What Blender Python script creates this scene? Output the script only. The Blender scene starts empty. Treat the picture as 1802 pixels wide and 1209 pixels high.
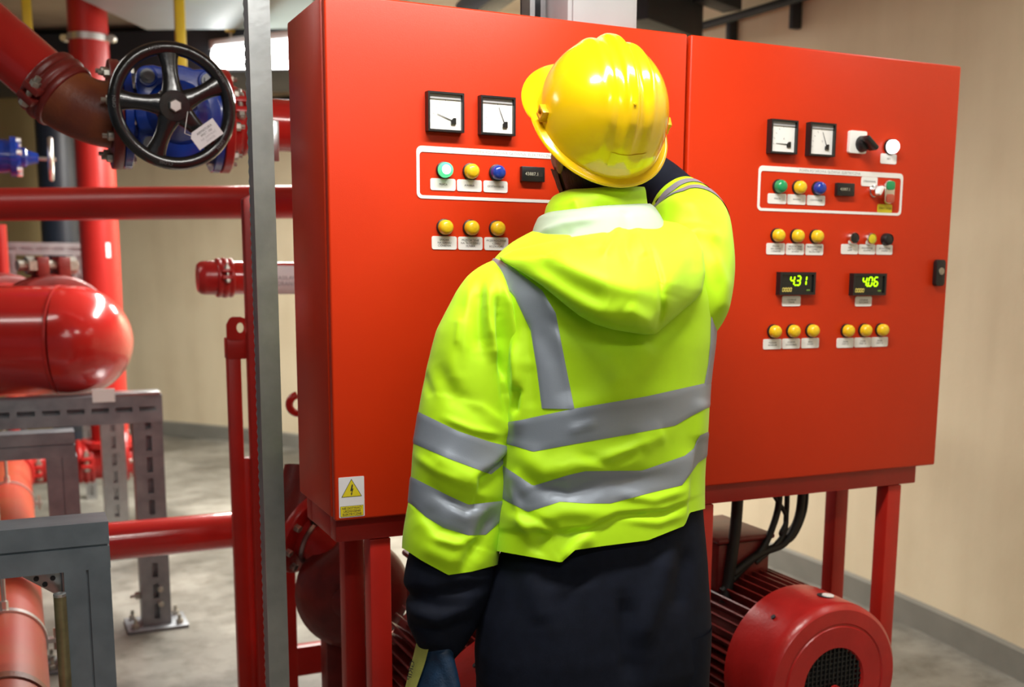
import bpy, bmesh, math, random
import numpy as np
from mathutils import Vector, Matrix, noise
from mathutils.bvhtree import BVHTree

# ------------------------------------------------------------------ camera
F, CX, CY = 1927.0, 973.2, 771.0          # focal length and optical centre for an 1802 x 1209 frame
YAW, PITCH, ROLL = -0.4555, -0.1599, -0.0107
ZB = 0.95                                 # height of the cabinets' underside
CAM = np.array([-0.544, -2.0976, 0.5139 + ZB])
def _rot(a, b, c):
    ca, sa, cb, sb, cc, sc = math.cos(a), math.sin(a), math.cos(b), math.sin(b), math.cos(c), math.sin(c)
    Rz = np.array([[ca, -sa, 0], [sa, ca, 0], [0, 0, 1]])
    Rx = np.array([[1, 0, 0], [0, cb, -sb], [0, sb, cb]])
    Ry = np.array([[cc, 0, sc], [0, 1, 0], [-sc, 0, cc]])
    return Rz @ Rx @ Ry
RC = _rot(YAW, PITCH, ROLL)               # columns: right, forward, up
scene = bpy.context.scene
col = scene.collection
cam_d = bpy.data.cameras.new('camera')
cam = bpy.data.objects.new('camera', cam_d)
col.objects.link(cam)
scene.camera = cam
cam_d.sensor_fit = 'HORIZONTAL'
cam_d.sensor_width = 36.0
cam_d.lens = F / 1802.0 * 36.0
cam_d.shift_x = -(CX - 901.0) / 1802.0
cam_d.shift_y = (CY - 604.5) / 1802.0
cam_d.clip_start = 0.05
cam.matrix_world = Matrix(((RC[0, 0], RC[0, 2], -RC[0, 1], CAM[0]),
                           (RC[1, 0], RC[1, 2], -RC[1, 1], CAM[1]),
                           (RC[2, 0], RC[2, 2], -RC[2, 1], CAM[2]), (0, 0, 0, 1)))
cam_d.dof.use_dof = True
cam_d.dof.focus_distance = 2.0
cam_d.dof.aperture_fstop = 3.6

# ------------------------------------------------------------------ world, exposure
world = bpy.data.worlds.new('world')
scene.world = world
world.use_nodes = True
bg = world.node_tree.nodes['Background']
bg.inputs[0].default_value = (0.86, 0.93, 1.0, 1)
bg.inputs[1].default_value = 0.09
vs = scene.view_settings
vs.view_transform = 'Standard'
vs.look = 'None'
vs.gamma = 1.0
vs.use_curve_mapping = False
vs.exposure = 0.0

# ------------------------------------------------------------------ projection helpers (photo pixel + real depth -> place)
def px(u, v, d):
    return CAM + RC @ np.array([(u - CX) / F * d, d, -(v - CY) / F * d])
def ray(u, v):
    return RC @ np.array([(u - CX) / F, 1.0, -(v - CY) / F])
def pxz(u, v, z):
    r = ray(u, v); return CAM + r * (z - CAM[2]) / r[2]
def pxy(u, v, y):
    r = ray(u, v); return CAM + r * (y - CAM[1]) / r[1]
def pxx(u, v, x):
    r = ray(u, v); return CAM + r * (x - CAM[0]) / r[0]
def to_px(P):
    q = (np.asarray(P) - CAM) @ RC
    return np.stack([CX + F * q[..., 0] / q[..., 1], CY - F * q[..., 2] / q[..., 1], q[..., 1]], -1)
def V(*a): return np.array(a, float)
def unit(a):
    a = np.asarray(a, float); return a / np.linalg.norm(a)

# ------------------------------------------------------------------ materials
MATS = {}
def mat(name, color, rough=0.5, metal=0.0, var=0.0, scale=8.0, bump=0.0, bscale=60.0, coat=0.0, emit=None, estr=0.0,
        color2=None, spec=0.5, stretch=None, sheen=0.0):
    if name in MATS: return MATS[name]
    m = bpy.data.materials.new(name); m.use_nodes = True
    nt = m.node_tree; b = nt.nodes['Principled BSDF']
    b.inputs['Base Color'].default_value = (*color, 1)
    b.inputs['Roughness'].default_value = rough
    b.inputs['Metallic'].default_value = metal
    b.inputs['Specular IOR Level'].default_value = spec
    if coat: b.inputs['Coat Weight'].default_value = coat; b.inputs['Coat Roughness'].default_value = 0.12
    if sheen: b.inputs['Sheen Weight'].default_value = sheen
    if emit: b.inputs['Emission Color'].default_value = (*emit, 1); b.inputs['Emission Strength'].default_value = estr
    tc = nt.nodes.new('ShaderNodeTexCoord'); vec = tc.outputs['Object']
    if stretch:
        mp = nt.nodes.new('ShaderNodeMapping'); mp.inputs['Scale'].default_value = stretch
        nt.links.new(vec, mp.inputs[0]); vec = mp.outputs[0]
    if var or color2:
        n = nt.nodes.new('ShaderNodeTexNoise'); n.inputs['Scale'].default_value = scale; n.inputs['Detail'].default_value = 6
        nt.links.new(vec, n.inputs['Vector'])
        r = nt.nodes.new('ShaderNodeValToRGB'); r.color_ramp.elements[0].position = 0.32; r.color_ramp.elements[1].position = 0.7
        c2 = color2 or tuple(c * (1 - var) for c in color)
        r.color_ramp.elements[0].color = (*c2, 1); r.color_ramp.elements[1].color = (*color, 1)
        nt.links.new(n.outputs['Fac'], r.inputs[0]); nt.links.new(r.outputs[0], b.inputs['Base Color'])
    if bump:
        n2 = nt.nodes.new('ShaderNodeTexNoise'); n2.inputs['Scale'].default_value = bscale; n2.inputs['Detail'].default_value = 4
        nt.links.new(vec, n2.inputs['Vector'])
        bp = nt.nodes.new('ShaderNodeBump'); bp.inputs['Strength'].default_value = bump; bp.inputs['Distance'].default_value = 0.004
        nt.links.new(n2.outputs['Fac'], bp.inputs['Height']); nt.links.new(bp.outputs[0], b.inputs['Normal'])
    MATS[name] = m
    return m

M_cab = mat('cabinet red enamel', (0.64, 0.034, 0.004), 0.36, spec=0.32, var=0.06, scale=5, bump=0.06, bscale=500)
M_frame = mat('stand red paint', (0.50, 0.018, 0.010), 0.38, var=0.15, scale=12, bump=0.05, bscale=200)
M_pipe = mat('pipe red gloss', (0.55, 0.022, 0.018), 0.18, var=0.12, scale=6, coat=0.6)
M_pipe2 = mat('pipe red satin', (0.50, 0.020, 0.015), 0.34, var=0.15, scale=6)
M_pipe3 = mat('pipe faded red', (0.46, 0.050, 0.028), 0.42, var=0.2, scale=7, color2=(0.42, 0.085, 0.035))
M_rust = mat('rusty primer', (0.30, 0.085, 0.022), 0.42, scale=9, color2=(0.16, 0.035, 0.022), bump=0.25, bscale=90)
M_coup = mat('dark red casting', (0.22, 0.022, 0.018), 0.38, var=0.35, scale=20, bump=0.2, bscale=80)
M_cred = mat('red casting', (0.50, 0.022, 0.020), 0.28, var=0.15, scale=20, bump=0.15, bscale=80)
M_blue = mat('valve blue epoxy', (0.010, 0.055, 0.42), 0.24, var=0.2, scale=15, bump=0.1, bscale=60, coat=0.4)
M_black = mat('black gloss iron', (0.010, 0.010, 0.011), 0.22, coat=0.5, bump=0.12, bscale=90)
M_blackp = mat('black plastic', (0.012, 0.012, 0.013), 0.38)
M_rubber = mat('black cable rubber', (0.010, 0.011, 0.010), 0.55)
M_galv = mat('galvanised steel', (0.52, 0.54, 0.55), 0.30, metal=0.95, scale=22, color2=(0.42, 0.44, 0.45), bump=0.05, bscale=80)
M_galvd = mat('dull galvanised steel', (0.30, 0.32, 0.34), 0.5, metal=0.55, scale=14, color2=(0.20, 0.21, 0.23), bump=0.08, bscale=60)
M_galvb = mat('blue grey galvanised steel', (0.20, 0.24, 0.27), 0.45, metal=0.5, scale=10, color2=(0.13, 0.16, 0.185), bump=0.08, bscale=60)
M_zinc = mat('bright zinc', (0.75, 0.75, 0.73), 0.3, metal=0.9)
M_bolt = mat('zinc bolt', (0.52, 0.50, 0.44), 0.4, metal=0.8, var=0.3, scale=60)
M_brass = mat('yellow passivated rod', (0.34, 0.30, 0.16), 0.38, metal=0.7, var=0.4, scale=30)
M_yellow = mat('yellow paint', (0.62, 0.46, 0.015), 0.45, var=0.1)
M_dark = mat('dark duct', (0.018, 0.022, 0.028), 0.6, var=0.3, scale=4)
M_navyduct = mat('dark navy insulation', (0.016, 0.022, 0.036), 0.4, var=0.3, scale=6)
M_white = mat('white plastic', (0.92, 0.92, 0.90), 0.4)
M_paper = mat('white paper', (0.75, 0.74, 0.76), 0.6)
M_print = mat('black print', (0.02, 0.02, 0.022), 0.6)
M_grey = mat('grey print', (0.40, 0.40, 0.42), 0.6)
M_signy = mat('sign yellow', (0.72, 0.60, 0.02), 0.45)
M_ylens = mat('yellow lens', (0.88, 0.58, 0.015), 0.3, coat=0.3)
M_blens = mat('blue lens', (0.015, 0.05, 0.36), 0.2, coat=0.4)
M_glens = mat('green lens', (0.02, 0.33, 0.12), 0.22, coat=0.3)
M_rlens = mat('red lens', (0.5, 0.10, 0.06), 0.3)
M_glow = mat('lit green lens', (0.1, 0.7, 0.35), 0.3, emit=(0.10, 0.95, 0.38), estr=0.8)
M_glowc = mat('lit lamp core', (1, 1, 1), 0.3, emit=(0.95, 1, 0.97), estr=2.2)
M_wglow = mat('lit white lens', (1, 1, 1), 0.3, emit=(0.93, 0.94, 1), estr=2.6)
M_chrome = mat('chrome', (0.8, 0.8, 0.8), 0.12, metal=1.0)
M_digit = mat('green digits', (0.3, 0.8, 0.0), 0.4, emit=(0.48, 1.0, 0.0), estr=1.5)
M_ydigit = mat('amber digits', (0.5, 0.4, 0.1), 0.4, emit=(0.62, 0.50, 0.10), estr=0.65)
M_diff = mat('lamp diffuser', (0.9, 0.9, 0.9), 0.4, emit=(1.0, 0.98, 0.94), estr=9.0)
M_wall = None

def floor_material():
    m = bpy.data.materials.new('concrete floor'); m.use_nodes = True; nt = m.node_tree; b = nt.nodes['Principled BSDF']
    tc = nt.nodes.new('ShaderNodeTexCoord')
    n1 = nt.nodes.new('ShaderNodeTexNoise'); n1.inputs['Scale'].default_value = 1.3; n1.inputs['Detail'].default_value = 8
    n2 = nt.nodes.new('ShaderNodeTexNoise'); n2.inputs['Scale'].default_value = 7; n2.inputs['Detail'].default_value = 9; n2.inputs['Roughness'].default_value = 0.7
    for n in (n1, n2): nt.links.new(tc.outputs['Object'], n.inputs['Vector'])
    r1 = nt.nodes.new('ShaderNodeValToRGB'); e = r1.color_ramp.elements
    e[0].position = 0.36; e[0].color = (0.10, 0.095, 0.08, 1); e[1].position = 0.62; e[1].color = (0.34, 0.33, 0.29, 1)
    r2 = nt.nodes.new('ShaderNodeValToRGB'); e = r2.color_ramp.elements
    e[0].position = 0.33; e[0].color = (0.42, 0.40, 0.36, 1); e[1].position = 0.56; e[1].color = (1, 1, 1, 1)
    mx = nt.nodes.new('ShaderNodeMix'); mx.data_type = 'RGBA'; mx.blend_type = 'MULTIPLY'; mx.inputs[0].default_value = 0.75
    nt.links.new(n1.outputs['Fac'], r1.inputs[0]); nt.links.new(n2.outputs['Fac'], r2.inputs[0])
    nt.links.new(r1.outputs[0], mx.inputs[6]); nt.links.new(r2.outputs[0], mx.inputs[7]); nt.links.new(mx.outputs[2], b.inputs['Base Color'])
    b.inputs['Roughness'].default_value = 0.42
    bp = nt.nodes.new('ShaderNodeBump'); bp.inputs['Strength'].default_value = 0.15; bp.inputs['Distance'].default_value = 0.01
    nt.links.new(n2.outputs['Fac'], bp.inputs['Height']); nt.links.new(bp.outputs[0], b.inputs['Normal'])
    return m
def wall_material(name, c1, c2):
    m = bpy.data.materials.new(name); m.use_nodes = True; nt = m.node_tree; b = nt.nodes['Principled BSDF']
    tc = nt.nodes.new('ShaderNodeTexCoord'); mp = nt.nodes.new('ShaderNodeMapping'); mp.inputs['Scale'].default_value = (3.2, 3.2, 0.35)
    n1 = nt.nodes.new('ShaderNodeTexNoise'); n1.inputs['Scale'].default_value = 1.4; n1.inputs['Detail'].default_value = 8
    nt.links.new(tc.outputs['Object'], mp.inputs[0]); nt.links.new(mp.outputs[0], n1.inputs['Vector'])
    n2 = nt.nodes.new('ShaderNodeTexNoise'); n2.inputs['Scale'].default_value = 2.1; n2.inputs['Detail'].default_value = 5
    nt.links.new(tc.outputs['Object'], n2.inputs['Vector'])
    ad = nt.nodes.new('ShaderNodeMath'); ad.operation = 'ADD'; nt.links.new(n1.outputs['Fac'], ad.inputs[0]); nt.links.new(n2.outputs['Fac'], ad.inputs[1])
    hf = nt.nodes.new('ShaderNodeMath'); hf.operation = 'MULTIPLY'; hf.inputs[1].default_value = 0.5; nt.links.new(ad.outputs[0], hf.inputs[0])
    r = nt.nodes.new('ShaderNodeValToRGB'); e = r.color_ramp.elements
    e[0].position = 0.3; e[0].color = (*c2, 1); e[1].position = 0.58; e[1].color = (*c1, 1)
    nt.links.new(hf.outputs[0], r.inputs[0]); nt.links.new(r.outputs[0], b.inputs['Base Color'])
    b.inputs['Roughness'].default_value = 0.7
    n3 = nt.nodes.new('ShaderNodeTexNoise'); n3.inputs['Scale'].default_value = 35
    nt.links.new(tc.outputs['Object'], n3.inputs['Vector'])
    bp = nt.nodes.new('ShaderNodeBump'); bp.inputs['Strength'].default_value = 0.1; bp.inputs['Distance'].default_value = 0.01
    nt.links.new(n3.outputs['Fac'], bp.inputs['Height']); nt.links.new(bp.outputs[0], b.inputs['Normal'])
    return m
M_floor = floor_material()
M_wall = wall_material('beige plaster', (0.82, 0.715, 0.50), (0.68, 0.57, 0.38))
M_wall_shade = wall_material('shaded ochre plaster', (0.26, 0.20, 0.09), (0.18, 0.135, 0.06))  # darker ochre carries the shade on the far-left wall
M_ceil = wall_material('brown concrete ceiling', (0.33, 0.265, 0.18), (0.22, 0.17, 0.11))
M_base = mat('grey skirting', (0.24, 0.235, 0.20), 0.6, var=0.2, scale=5)

# ------------------------------------------------------------------ mesh helpers
LOC = {}
class MB:
    def __init__(s): s.v = []; s.f = []
    def add(s, v, f):
        o = len(s.v); s.v += [tuple(map(float, p)) for p in v]; s.f += [tuple(i + o for i in q) for q in f]; return s
    def box(s, c, size, ex=None, ey=None, ez=None):
        ex = unit(ex) if ex is not None else V(1, 0, 0); ez = unit(ez) if ez is not None else V(0, 0, 1)
        ey = unit(ey) if ey is not None else np.cross(ez, ex)
        h = np.array(size) / 2.0; c = np.asarray(c, float); v = []
        for k in (-1, 1):
            for j in (-1, 1):
                for i in (-1, 1): v.append(c + ex * h[0] * i + ey * h[1] * j + ez * h[2] * k)
        return s.add(v, [(0, 2, 3, 1), (4, 5, 7, 6), (0, 1, 5, 4), (2, 6, 7, 3), (0, 4, 6, 2), (1, 3, 7, 5)])
    def span(s, x0, x1, y0, y1, z0, z1):
        return s.box(((x0 + x1) / 2, (y0 + y1) / 2, (z0 + z1) / 2), (abs(x1 - x0), abs(y1 - y0), abs(z1 - z0)))
    def tube(s, pts, rad, n=20, caps=True):
        pts = [np.asarray(p, float) for p in pts]
        if not hasattr(rad, '__len__'): rad = [rad] * len(pts)
        T = [unit(pts[min(i + 1, len(pts) - 1)] - pts[max(i - 1, 0)]) for i in range(len(pts))]
        a = V(0, 0, 1) if abs(T[0][2]) < 0.9 else V(1, 0, 0)
        N = unit(np.cross(np.cross(T[0], a), T[0])); v = []; f = []
        for i, p in enumerate(pts):
            N = unit(N - T[i] * N.dot(T[i])); B = np.cross(T[i], N)
            for k in range(n):
                t = 2 * math.pi * k / n; v.append(p + (N * math.cos(t) + B * math.sin(t)) * rad[i])
        for i in range(len(pts) - 1):
            for k in range(n):
                a0 = i * n + k; a1 = i * n + (k + 1) % n; f.append((a0, a1, a1 + n, a0 + n))
        if caps:
            f.append(tuple(range(n - 1, -1, -1))); f.append(tuple(range((len(pts) - 1) * n, len(pts) * n)))
        return s.add(v, f)
    def lathe(s, prof, o, axis, n=36, a0=0.0, caps=True):
        o = np.asarray(o, float); ax = unit(axis); a = V(0, 0, 1) if abs(ax[2]) < 0.9 else V(1, 0, 0)
        N = unit(np.cross(np.cross(ax, a), ax)); B = np.cross(ax, N); v = []; f = []
        for r, h in prof:
            for k in range(n):
                t = a0 + 2 * math.pi * k / n; v.append(o + ax * h + (N * math.cos(t) + B * math.sin(t)) * max(r, 1e-5))
        for i in range(len(prof) - 1):
            for k in range(n):
                a_ = i * n + k; b_ = i * n + (k + 1) % n; f.append((a_, b_, b_ + n, a_ + n))
        if caps and prof[0][0] > 1e-4: f.append(tuple(range(n - 1, -1, -1)))
        if caps and prof[-1][0] > 1e-4: f.append(tuple(range((len(prof) - 1) * n, len(prof) * n)))
        return s.add(v, f)
    def prism(s, poly, o, ex, ey, th):
        o = np.asarray(o, float); ex = np.asarray(ex, float); ey = np.asarray(ey, float); en = unit(np.cross(ex, ey)); n = len(poly)
        v = [o + ex * x + ey * y for x, y in poly] + [o + ex * x + ey * y + en * th for x, y in poly]
        f = [tuple(range(n - 1, -1, -1)), tuple(range(n, 2 * n))] + [(i, (i + 1) % n, (i + 1) % n + n, i + n) for i in range(n)]
        return s.add(v, f)
    def grid(s, P, closed=True):
        r, c = P.shape[:2]; f = []
        for i in range(r - 1):
            for j in range(c if closed else c - 1):
                f.append((i * c + j, i * c + (j + 1) % c, (i + 1) * c + (j + 1) % c, (i + 1) * c + j))
        return s.add(P.reshape(-1, 3), f)
    def build(s, name, m, parent=None, bevel=0.0, smooth=40, segs=2, sub=0):
        loc = np.array(LOC[parent.name]) if parent else np.zeros(3)
        me = bpy.data.meshes.new(name)
        me.from_pydata([tuple(np.array(p) - loc) for p in s.v], [], s.f)
        bm = bmesh.new(); bm.from_mesh(me)
        bmesh.ops.recalc_face_normals(bm, faces=bm.faces)
        if bevel:
            es = [e for e in bm.edges if len(e.link_faces) == 2 and e.calc_face_angle(0) > 0.6]
            bmesh.ops.bevel(bm, geom=es, offset=bevel, segments=segs, affect='EDGES', profile=0.5, clamp_overlap=True)
        bm.to_mesh(me); bm.free()
        if smooth:
            me.polygons.foreach_set('use_smooth', [True] * len(me.polygons)); me.set_sharp_from_angle(angle=math.radians(smooth))
        me.materials.append(m)
        o = bpy.data.objects.new(name, me); col.objects.link(o)
        if parent: o.parent = parent
        LOC[o.name] = tuple(loc)
        if sub:
            md = o.modifiers.new('subdivision', 'SUBSURF'); md.levels = sub; md.render_levels = sub
        return o
def tag(o, label, cat, group=None):
    o['label'] = label; o['category'] = cat
    if group: o['group'] = group
    return o
def thing(name, label, cat, loc, group=None):
    o = bpy.data.objects.new(name, None); col.objects.link(o); o.empty_display_size = 0.05
    o.location = tuple(map(float, loc)); LOC[o.name] = tuple(map(float, loc))
    return tag(o, label, cat, group)
def struct(o): o['kind'] = 'structure'; return o
def arc(c, ex, ey, r, a0, a1, n):
    return [np.asarray(c) + np.asarray(ex) * r * math.cos(a0 + (a1 - a0) * i / n) + np.asarray(ey) * r * math.sin(a0 + (a1 - a0) * i / n) for i in range(n + 1)]
def rrect(w, h, r, n=4):
    p = []
    for cx, cy, a in ((w / 2 - r, h / 2 - r, 0), (-w / 2 + r, h / 2 - r, 90), (-w / 2 + r, -h / 2 + r, 180), (w / 2 - r, -h / 2 + r, 270)):
        for i in range(n + 1):
            t = math.radians(a + 90 * i / n); p.append((cx + r * math.cos(t), cy + r * math.sin(t)))
    return p
def text_mb(body, size, o, ex, ey, align='CENTER', spacing=1.0, maxw=None, bold=0.0):
    cu = bpy.data.curves.new('lettering', 'FONT'); cu.body = body; cu.size = size; cu.align_x = align; cu.align_y = 'CENTER'
    cu.space_line = spacing; cu.resolution_u = 2; cu.extrude = 0.0; cu.offset = bold
    ob = bpy.data.objects.new('lettering_source', cu); col.objects.link(ob)
    dg = bpy.context.evaluated_depsgraph_get(); me = bpy.data.meshes.new_from_object(ob.evaluated_get(dg))
    m = MB(); o = np.asarray(o, float); ex = np.asarray(ex, float); ey = np.asarray(ey, float)
    xs = [v.co.x for v in me.vertices] or [0]; w = max(xs) - min(xs); k = min(1.0, maxw / w) if maxw and w > 0 else 1.0
    m.add([o + ex * v.co.x * k + ey * v.co.y for v in me.vertices], [tuple(p.vertices) for p in me.polygons])
    bpy.data.objects.remove(ob); bpy.data.curves.remove(cu); bpy.data.meshes.remove(me)
    return m

# ================================================================== THE ROOM
WC, WR = np.array([-5.614, 1.824]), 8.339          # round pump room
ZC = 2.78
def wall_pt(a, r=WR): return (WC[0] + r * math.cos(a), WC[1] + r * math.sin(a))
A0, A1, NA = math.radians(-42), math.radians(68), 110
m = MB()
th = [A0 + (A1 - A0) * i / NA for i in range(NA + 1)]
P = np.array([[(*wall_pt(a), 0.0) for a in th], [(*wall_pt(a), ZC) for a in th], [(*wall_pt(a, WR + 0.2), ZC) for a in th], [(*wall_pt(a, WR + 0.2), 0.0) for a in th]])
m.grid(P, closed=False); struct(m.build('wall_back', M_wall))
m = MB()
P = np.array([[(*wall_pt(a, WR - 0.001), 0.0) for a in th], [(*wall_pt(a, WR - 0.018), 0.0) for a in th], [(*wall_pt(a, WR - 0.018), 0.105) for a in th], [(*wall_pt(a, WR - 0.001), 0.115) for a in th]])
m.grid(P, closed=False); struct(m.build('baseboard_back', M_base))
m = MB(); m.span(-7.5, 3.6, -5.5, 10.5, -0.2, 0.0); struct(m.build('floor', M_floor))
m = MB(); m.span(-7.5, 3.6, -3.2, 10.5, ZC, ZC + 0.2); struct(m.build('ceiling', M_ceil))
# partition added at the far left; the wall's shade is put into its dark ochre
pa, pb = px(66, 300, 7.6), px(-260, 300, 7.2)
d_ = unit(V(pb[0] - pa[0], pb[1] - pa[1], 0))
m = MB(); m.box(((pa[0] + pb[0]) / 2, (pa[1] + pb[1]) / 2, ZC / 2), (np.linalg.norm((pb - pa)[:2]), 0.15, ZC), ex=d_); struct(m.build('wall_left_shade', M_wall_shade))
# beams under the ceiling
def beam(name, label, a, b, w, z0, z1, m_, cat='beam'):
    d = unit(V(b[0] - a[0], b[1] - a[1], 0)); mb = MB()
    mb.box(((a[0] + b[0]) / 2, (a[1] + b[1]) / 2, (z0 + z1) / 2), (math.hypot(b[0] - a[0], b[1] - a[1]), w, z1 - z0), ex=d)
    return tag(mb.build(name, m_, bevel=0.006), label, cat)

# ------------------------------------------------------------------ luminaires (lamps of the room, plus unseen ones added for fill)
def luminaire(label, a, b, r, watts, size_y, hang=True, estr=None, group=None):
    a = np.asarray(a, float); b = np.asarray(b, float); d = unit(b - a); L = np.linalg.norm(b - a)
    side = unit(np.cross(d, V(0, 0, 1))); up = np.cross(side, d); c = (a + b) / 2
    t = thing('batten_luminaire', label, 'lamp', c, group)
    mb = MB(); mb.box(c + up * r * 0.75, (L * 0.98, r * 1.5, r * 0.7), ex=d, ez=up); mb.build('housing', M_white, t, bevel=0.006)
    P = []
    for i in range(13):
        s = i / 12.0; k = min(1.0, math.sqrt(max(0.0, 1 - (max(0, 1 - s / 0.06)) ** 2)), math.sqrt(max(0.0, 1 - (max(0, 1 - (1 - s) / 0.06)) ** 2))) if i in (0, 12) else 1.0
        P.append((a + (b - a) * s, r * max(k, 0.55)))
    mb = MB(); mb.tube([p for p, _ in P], [q for _, q in P], n=20); mb.build('diffuser', M_diff, t)
    if hang:
        for s in (0.15, 0.85):
            p = a + (b - a) * s; mb = MB(); mb.tube([p + up * r, (p[0], p[1], ZC)], 0.006, n=8); mb.build('hanger_rod', M_zinc, t)
    ld = bpy.data.lights.new('tube_light', 'AREA'); ld.shape = 'RECTANGLE'; ld.size = L; ld.size_y = size_y; ld.energy = watts; ld.color = (1.0, 0.965, 0.90)
    lo = bpy.data.objects.new('tube_light', ld); col.objects.link(lo); lo.parent = t
    R = Matrix((tuple(d), tuple(side * -1), tuple(up))).transposed()
    if R.determinant() < 0: R = Matrix((tuple(d), tuple(side), tuple(up))).transposed()
    lo.matrix_local = Matrix.Translation(Vector(tuple(-up * (r + 0.02)))) @ R.to_4x4()
    return t
luminaire('white batten lamp glowing behind the galvanised post, top left', px(384, 98, 6.2), px(600, 86, 4.1), 0.072, 120, 0.10)
luminaire('long batten lamp above the front of the red cabinets', V(-0.35, -0.72, 2.58), V(0.85, -0.72, 2.58), 0.06, 35, 0.12)
luminaire('batten lamp near the round wall, right of the cabinets', V(2.0, -0.9, 2.62), V(2.0, 0.3, 2.62), 0.05, 3.5, 0.1)
luminaire('batten lamp above the left pipework', V(-2.3, 1.5, 2.62), V(-0.7, 1.5, 2.62), 0.05, 5, 0.1)
luminaire('unseen batten lamp added behind the viewer for frontal fill', V(-1.0, -2.5, 2.64), V(0.3, -2.5, 2.64), 0.05, 15, 0.1)  # out of view, added to light the worker's back from the front
luminaire('unseen batten lamp added far back to brighten the wall', V(0.95, 4.5, 2.62), V(1.95, 4.3, 2.62), 0.05, 150, 0.1)  # added out of sight behind the cabinets to brighten the back wall

# ================================================================== CONTROL CABINETS
EX, EZ, EYN = V(1, 0, 0), V(0, 0, 1), V(0, -1, 0)
def panel_point(x, z, out=0.0): return V(x, -out, ZB + z)
def disc_part(name, x, z, prof, m_, t, n=28): return MB().lathe(prof, panel_point(x, z), EYN, n=n).build(name, m_, t)
def plate(x, z, w, h, text, t, m_=None, size=0.0062, name='label_plate', col_=None):
    mb = MB(); mb.prism(rrect(w, h, 0.004), panel_point(x, z), EX, EZ, 0.0016); p = mb.build(name, m_ or M_white, t)
    if text:
        text_mb(text, size, panel_point(x, z, 0.0019), EX, EZ, maxw=w * 0.82).build('lettering', col_ or M_print, p, smooth=0)
    return p
def pilot(x, z, m_, t, core=None, r=0.0148):
    o = disc_part('pilot_lamp', x, z, [(r, 0), (r, 0.010), (r * 0.97, 0.016), (r * 0.8, 0.0205), (r * 0.5, 0.0228), (0, 0.0236)], m_, t)
    MB().lathe([(r * 1.12, 0), (r * 1.12, 0.005), (r * 1.0, 0.006)], panel_point(x, z), EYN, n=28).build('bezel', M_blackp, o)
    if core: MB().lathe([(r * 0.62, 0.0236), (r * 0.5, 0.0245), (0, 0.0248)], panel_point(x - 0.003, z), EYN, n=24).build('bulb_glow', core, o)
    return o
def gauge(x, z, ang, t, pr):
    s = 0.075
    mb = MB()
    for dx, dz, w, h in ((0, s / 2 - 0.002, s, 0.004), (0, -s / 2 + 0.002, s, 0.004), (-s / 2 + 0.002, 0, 0.004, s - 0.008), (s / 2 - 0.002, 0, 0.004, s - 0.008)):
        mb.box(panel_point(x + dx, z + dz, 0.009), (w, 0.018, h))
    g = mb.build('panel_meter', M_blackp, t)
    mb = MB(); mb.box(panel_point(x, z, 0.005), (s - 0.008, 0.010, s - 0.008)); mb.build('dial', M_white, g)
    # needle, pivot cover in the lower right corner, scale ticks
    c = (x + 0.017, z - 0.016); a = math.radians(ang); L = 0.036
    mb = MB(); e = V(math.cos(a), 0, math.sin(a)); n_ = V(-math.sin(a), 0, math.cos(a)); o = panel_point(c[0], c[1], 0.0112)
    mb.prism([(0, -0.0009), (L, -0.0004), (L, 0.0004), (0, 0.0009)], o, e, n_, 0.0006); mb.build('needle', M_print, g)
    mb = MB(); mb.prism([(-0.005, -0.006), (0.005, -0.006), (0.005, 0.006), (0.000, 0.006), (-0.005, 0.001)], panel_point(c[0], c[1], 0.0105), EX, EZ, 0.003); mb.build('pivot_cover', M_blackp, g)
    for k in range(6):
        b = math.radians(95 + 17 * k); mb = MB(); e = V(math.cos(b), 0, math.sin(b)); n_ = V(-math.sin(b), 0, math.cos(b))
        mb.prism([(0.040, -0.0004), (0.0445, -0.0004), (0.0445, 0.0004), (0.040, 0.0004)], panel_point(c[0], c[1], 0.0101), e, n_, 0.0003); mb.build('tick', M_grey, g)
    mb = MB(); mb.box(panel_point(x, z + s / 2 - 0.0085, 0.012), (s - 0.010, 0.001, 0.009)); mb.build('glass_edge', M_grey, g)
    text_mb(pr, 0.008, panel_point(x + 0.004, z - 0.004, 0.0102), EX, EZ).build('lettering', M_grey, g, smooth=0)
    return g
def white_frame(x0, x1, z0, z1, title, t):
    mb = MB(); w = x1 - x0; h = z1 - z0; tt, ss = 0.0115, 0.0062
    out = rrect(w, h, 0.011, 5); inn = [(x * (w - 2 * ss) / w, y) for x, y in rrect(w, h - tt - ss, 0.007, 5)]; inn = [(x, y - (tt - ss) / 2) for x, y in inn]
    n = len(out); cx, cz = (x0 + x1) / 2, (z0 + z1) / 2; v = []
    for o_ in (0.0002, 0.0014):
        v += [panel_point(cx + x, cz + y, o_) for x, y in out] + [panel_point(cx + x, cz + y, o_) for x, y in inn]
    f = []
    for i in range(n):
        j = (i + 1) % n
        f += [(2 * n + i, 2 * n + j, 3 * n + j, 3 * n + i), (i, j, 2 * n + j, 2 * n + i), (n + i, n + j, 3 * n + j, 3 * n + i)]
    mb.add(v, f); o = mb.build('white_border', M_white, t)
    text_mb(title, 0.0085, panel_point(cx - 0.01, z1 - tt * 0.55, 0.0017), EX, EZ, maxw=w * 0.55).build('lettering', M_grey, o, smooth=0)
    return o
def knob_selector(x, z, t, body, cap, ang=20):
    k = disc_part('selector_switch', x, z, [(0.0145, 0), (0.0145, 0.006), (0.0125, 0.008), (0.0115, 0.020), (0.011, 0.021), (0, 0.021)], body, t)
    a = math.radians(ang); e = V(math.cos(a), 0, math.sin(a)); n_ = V(-math.sin(a), 0, math.cos(a))
    MB().box(panel_point(x, z, 0.026), (0.0085, 0.013, 0.023), ex=n_, ez=e).build('grip', cap, k, bevel=0.002)
    return k
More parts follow.
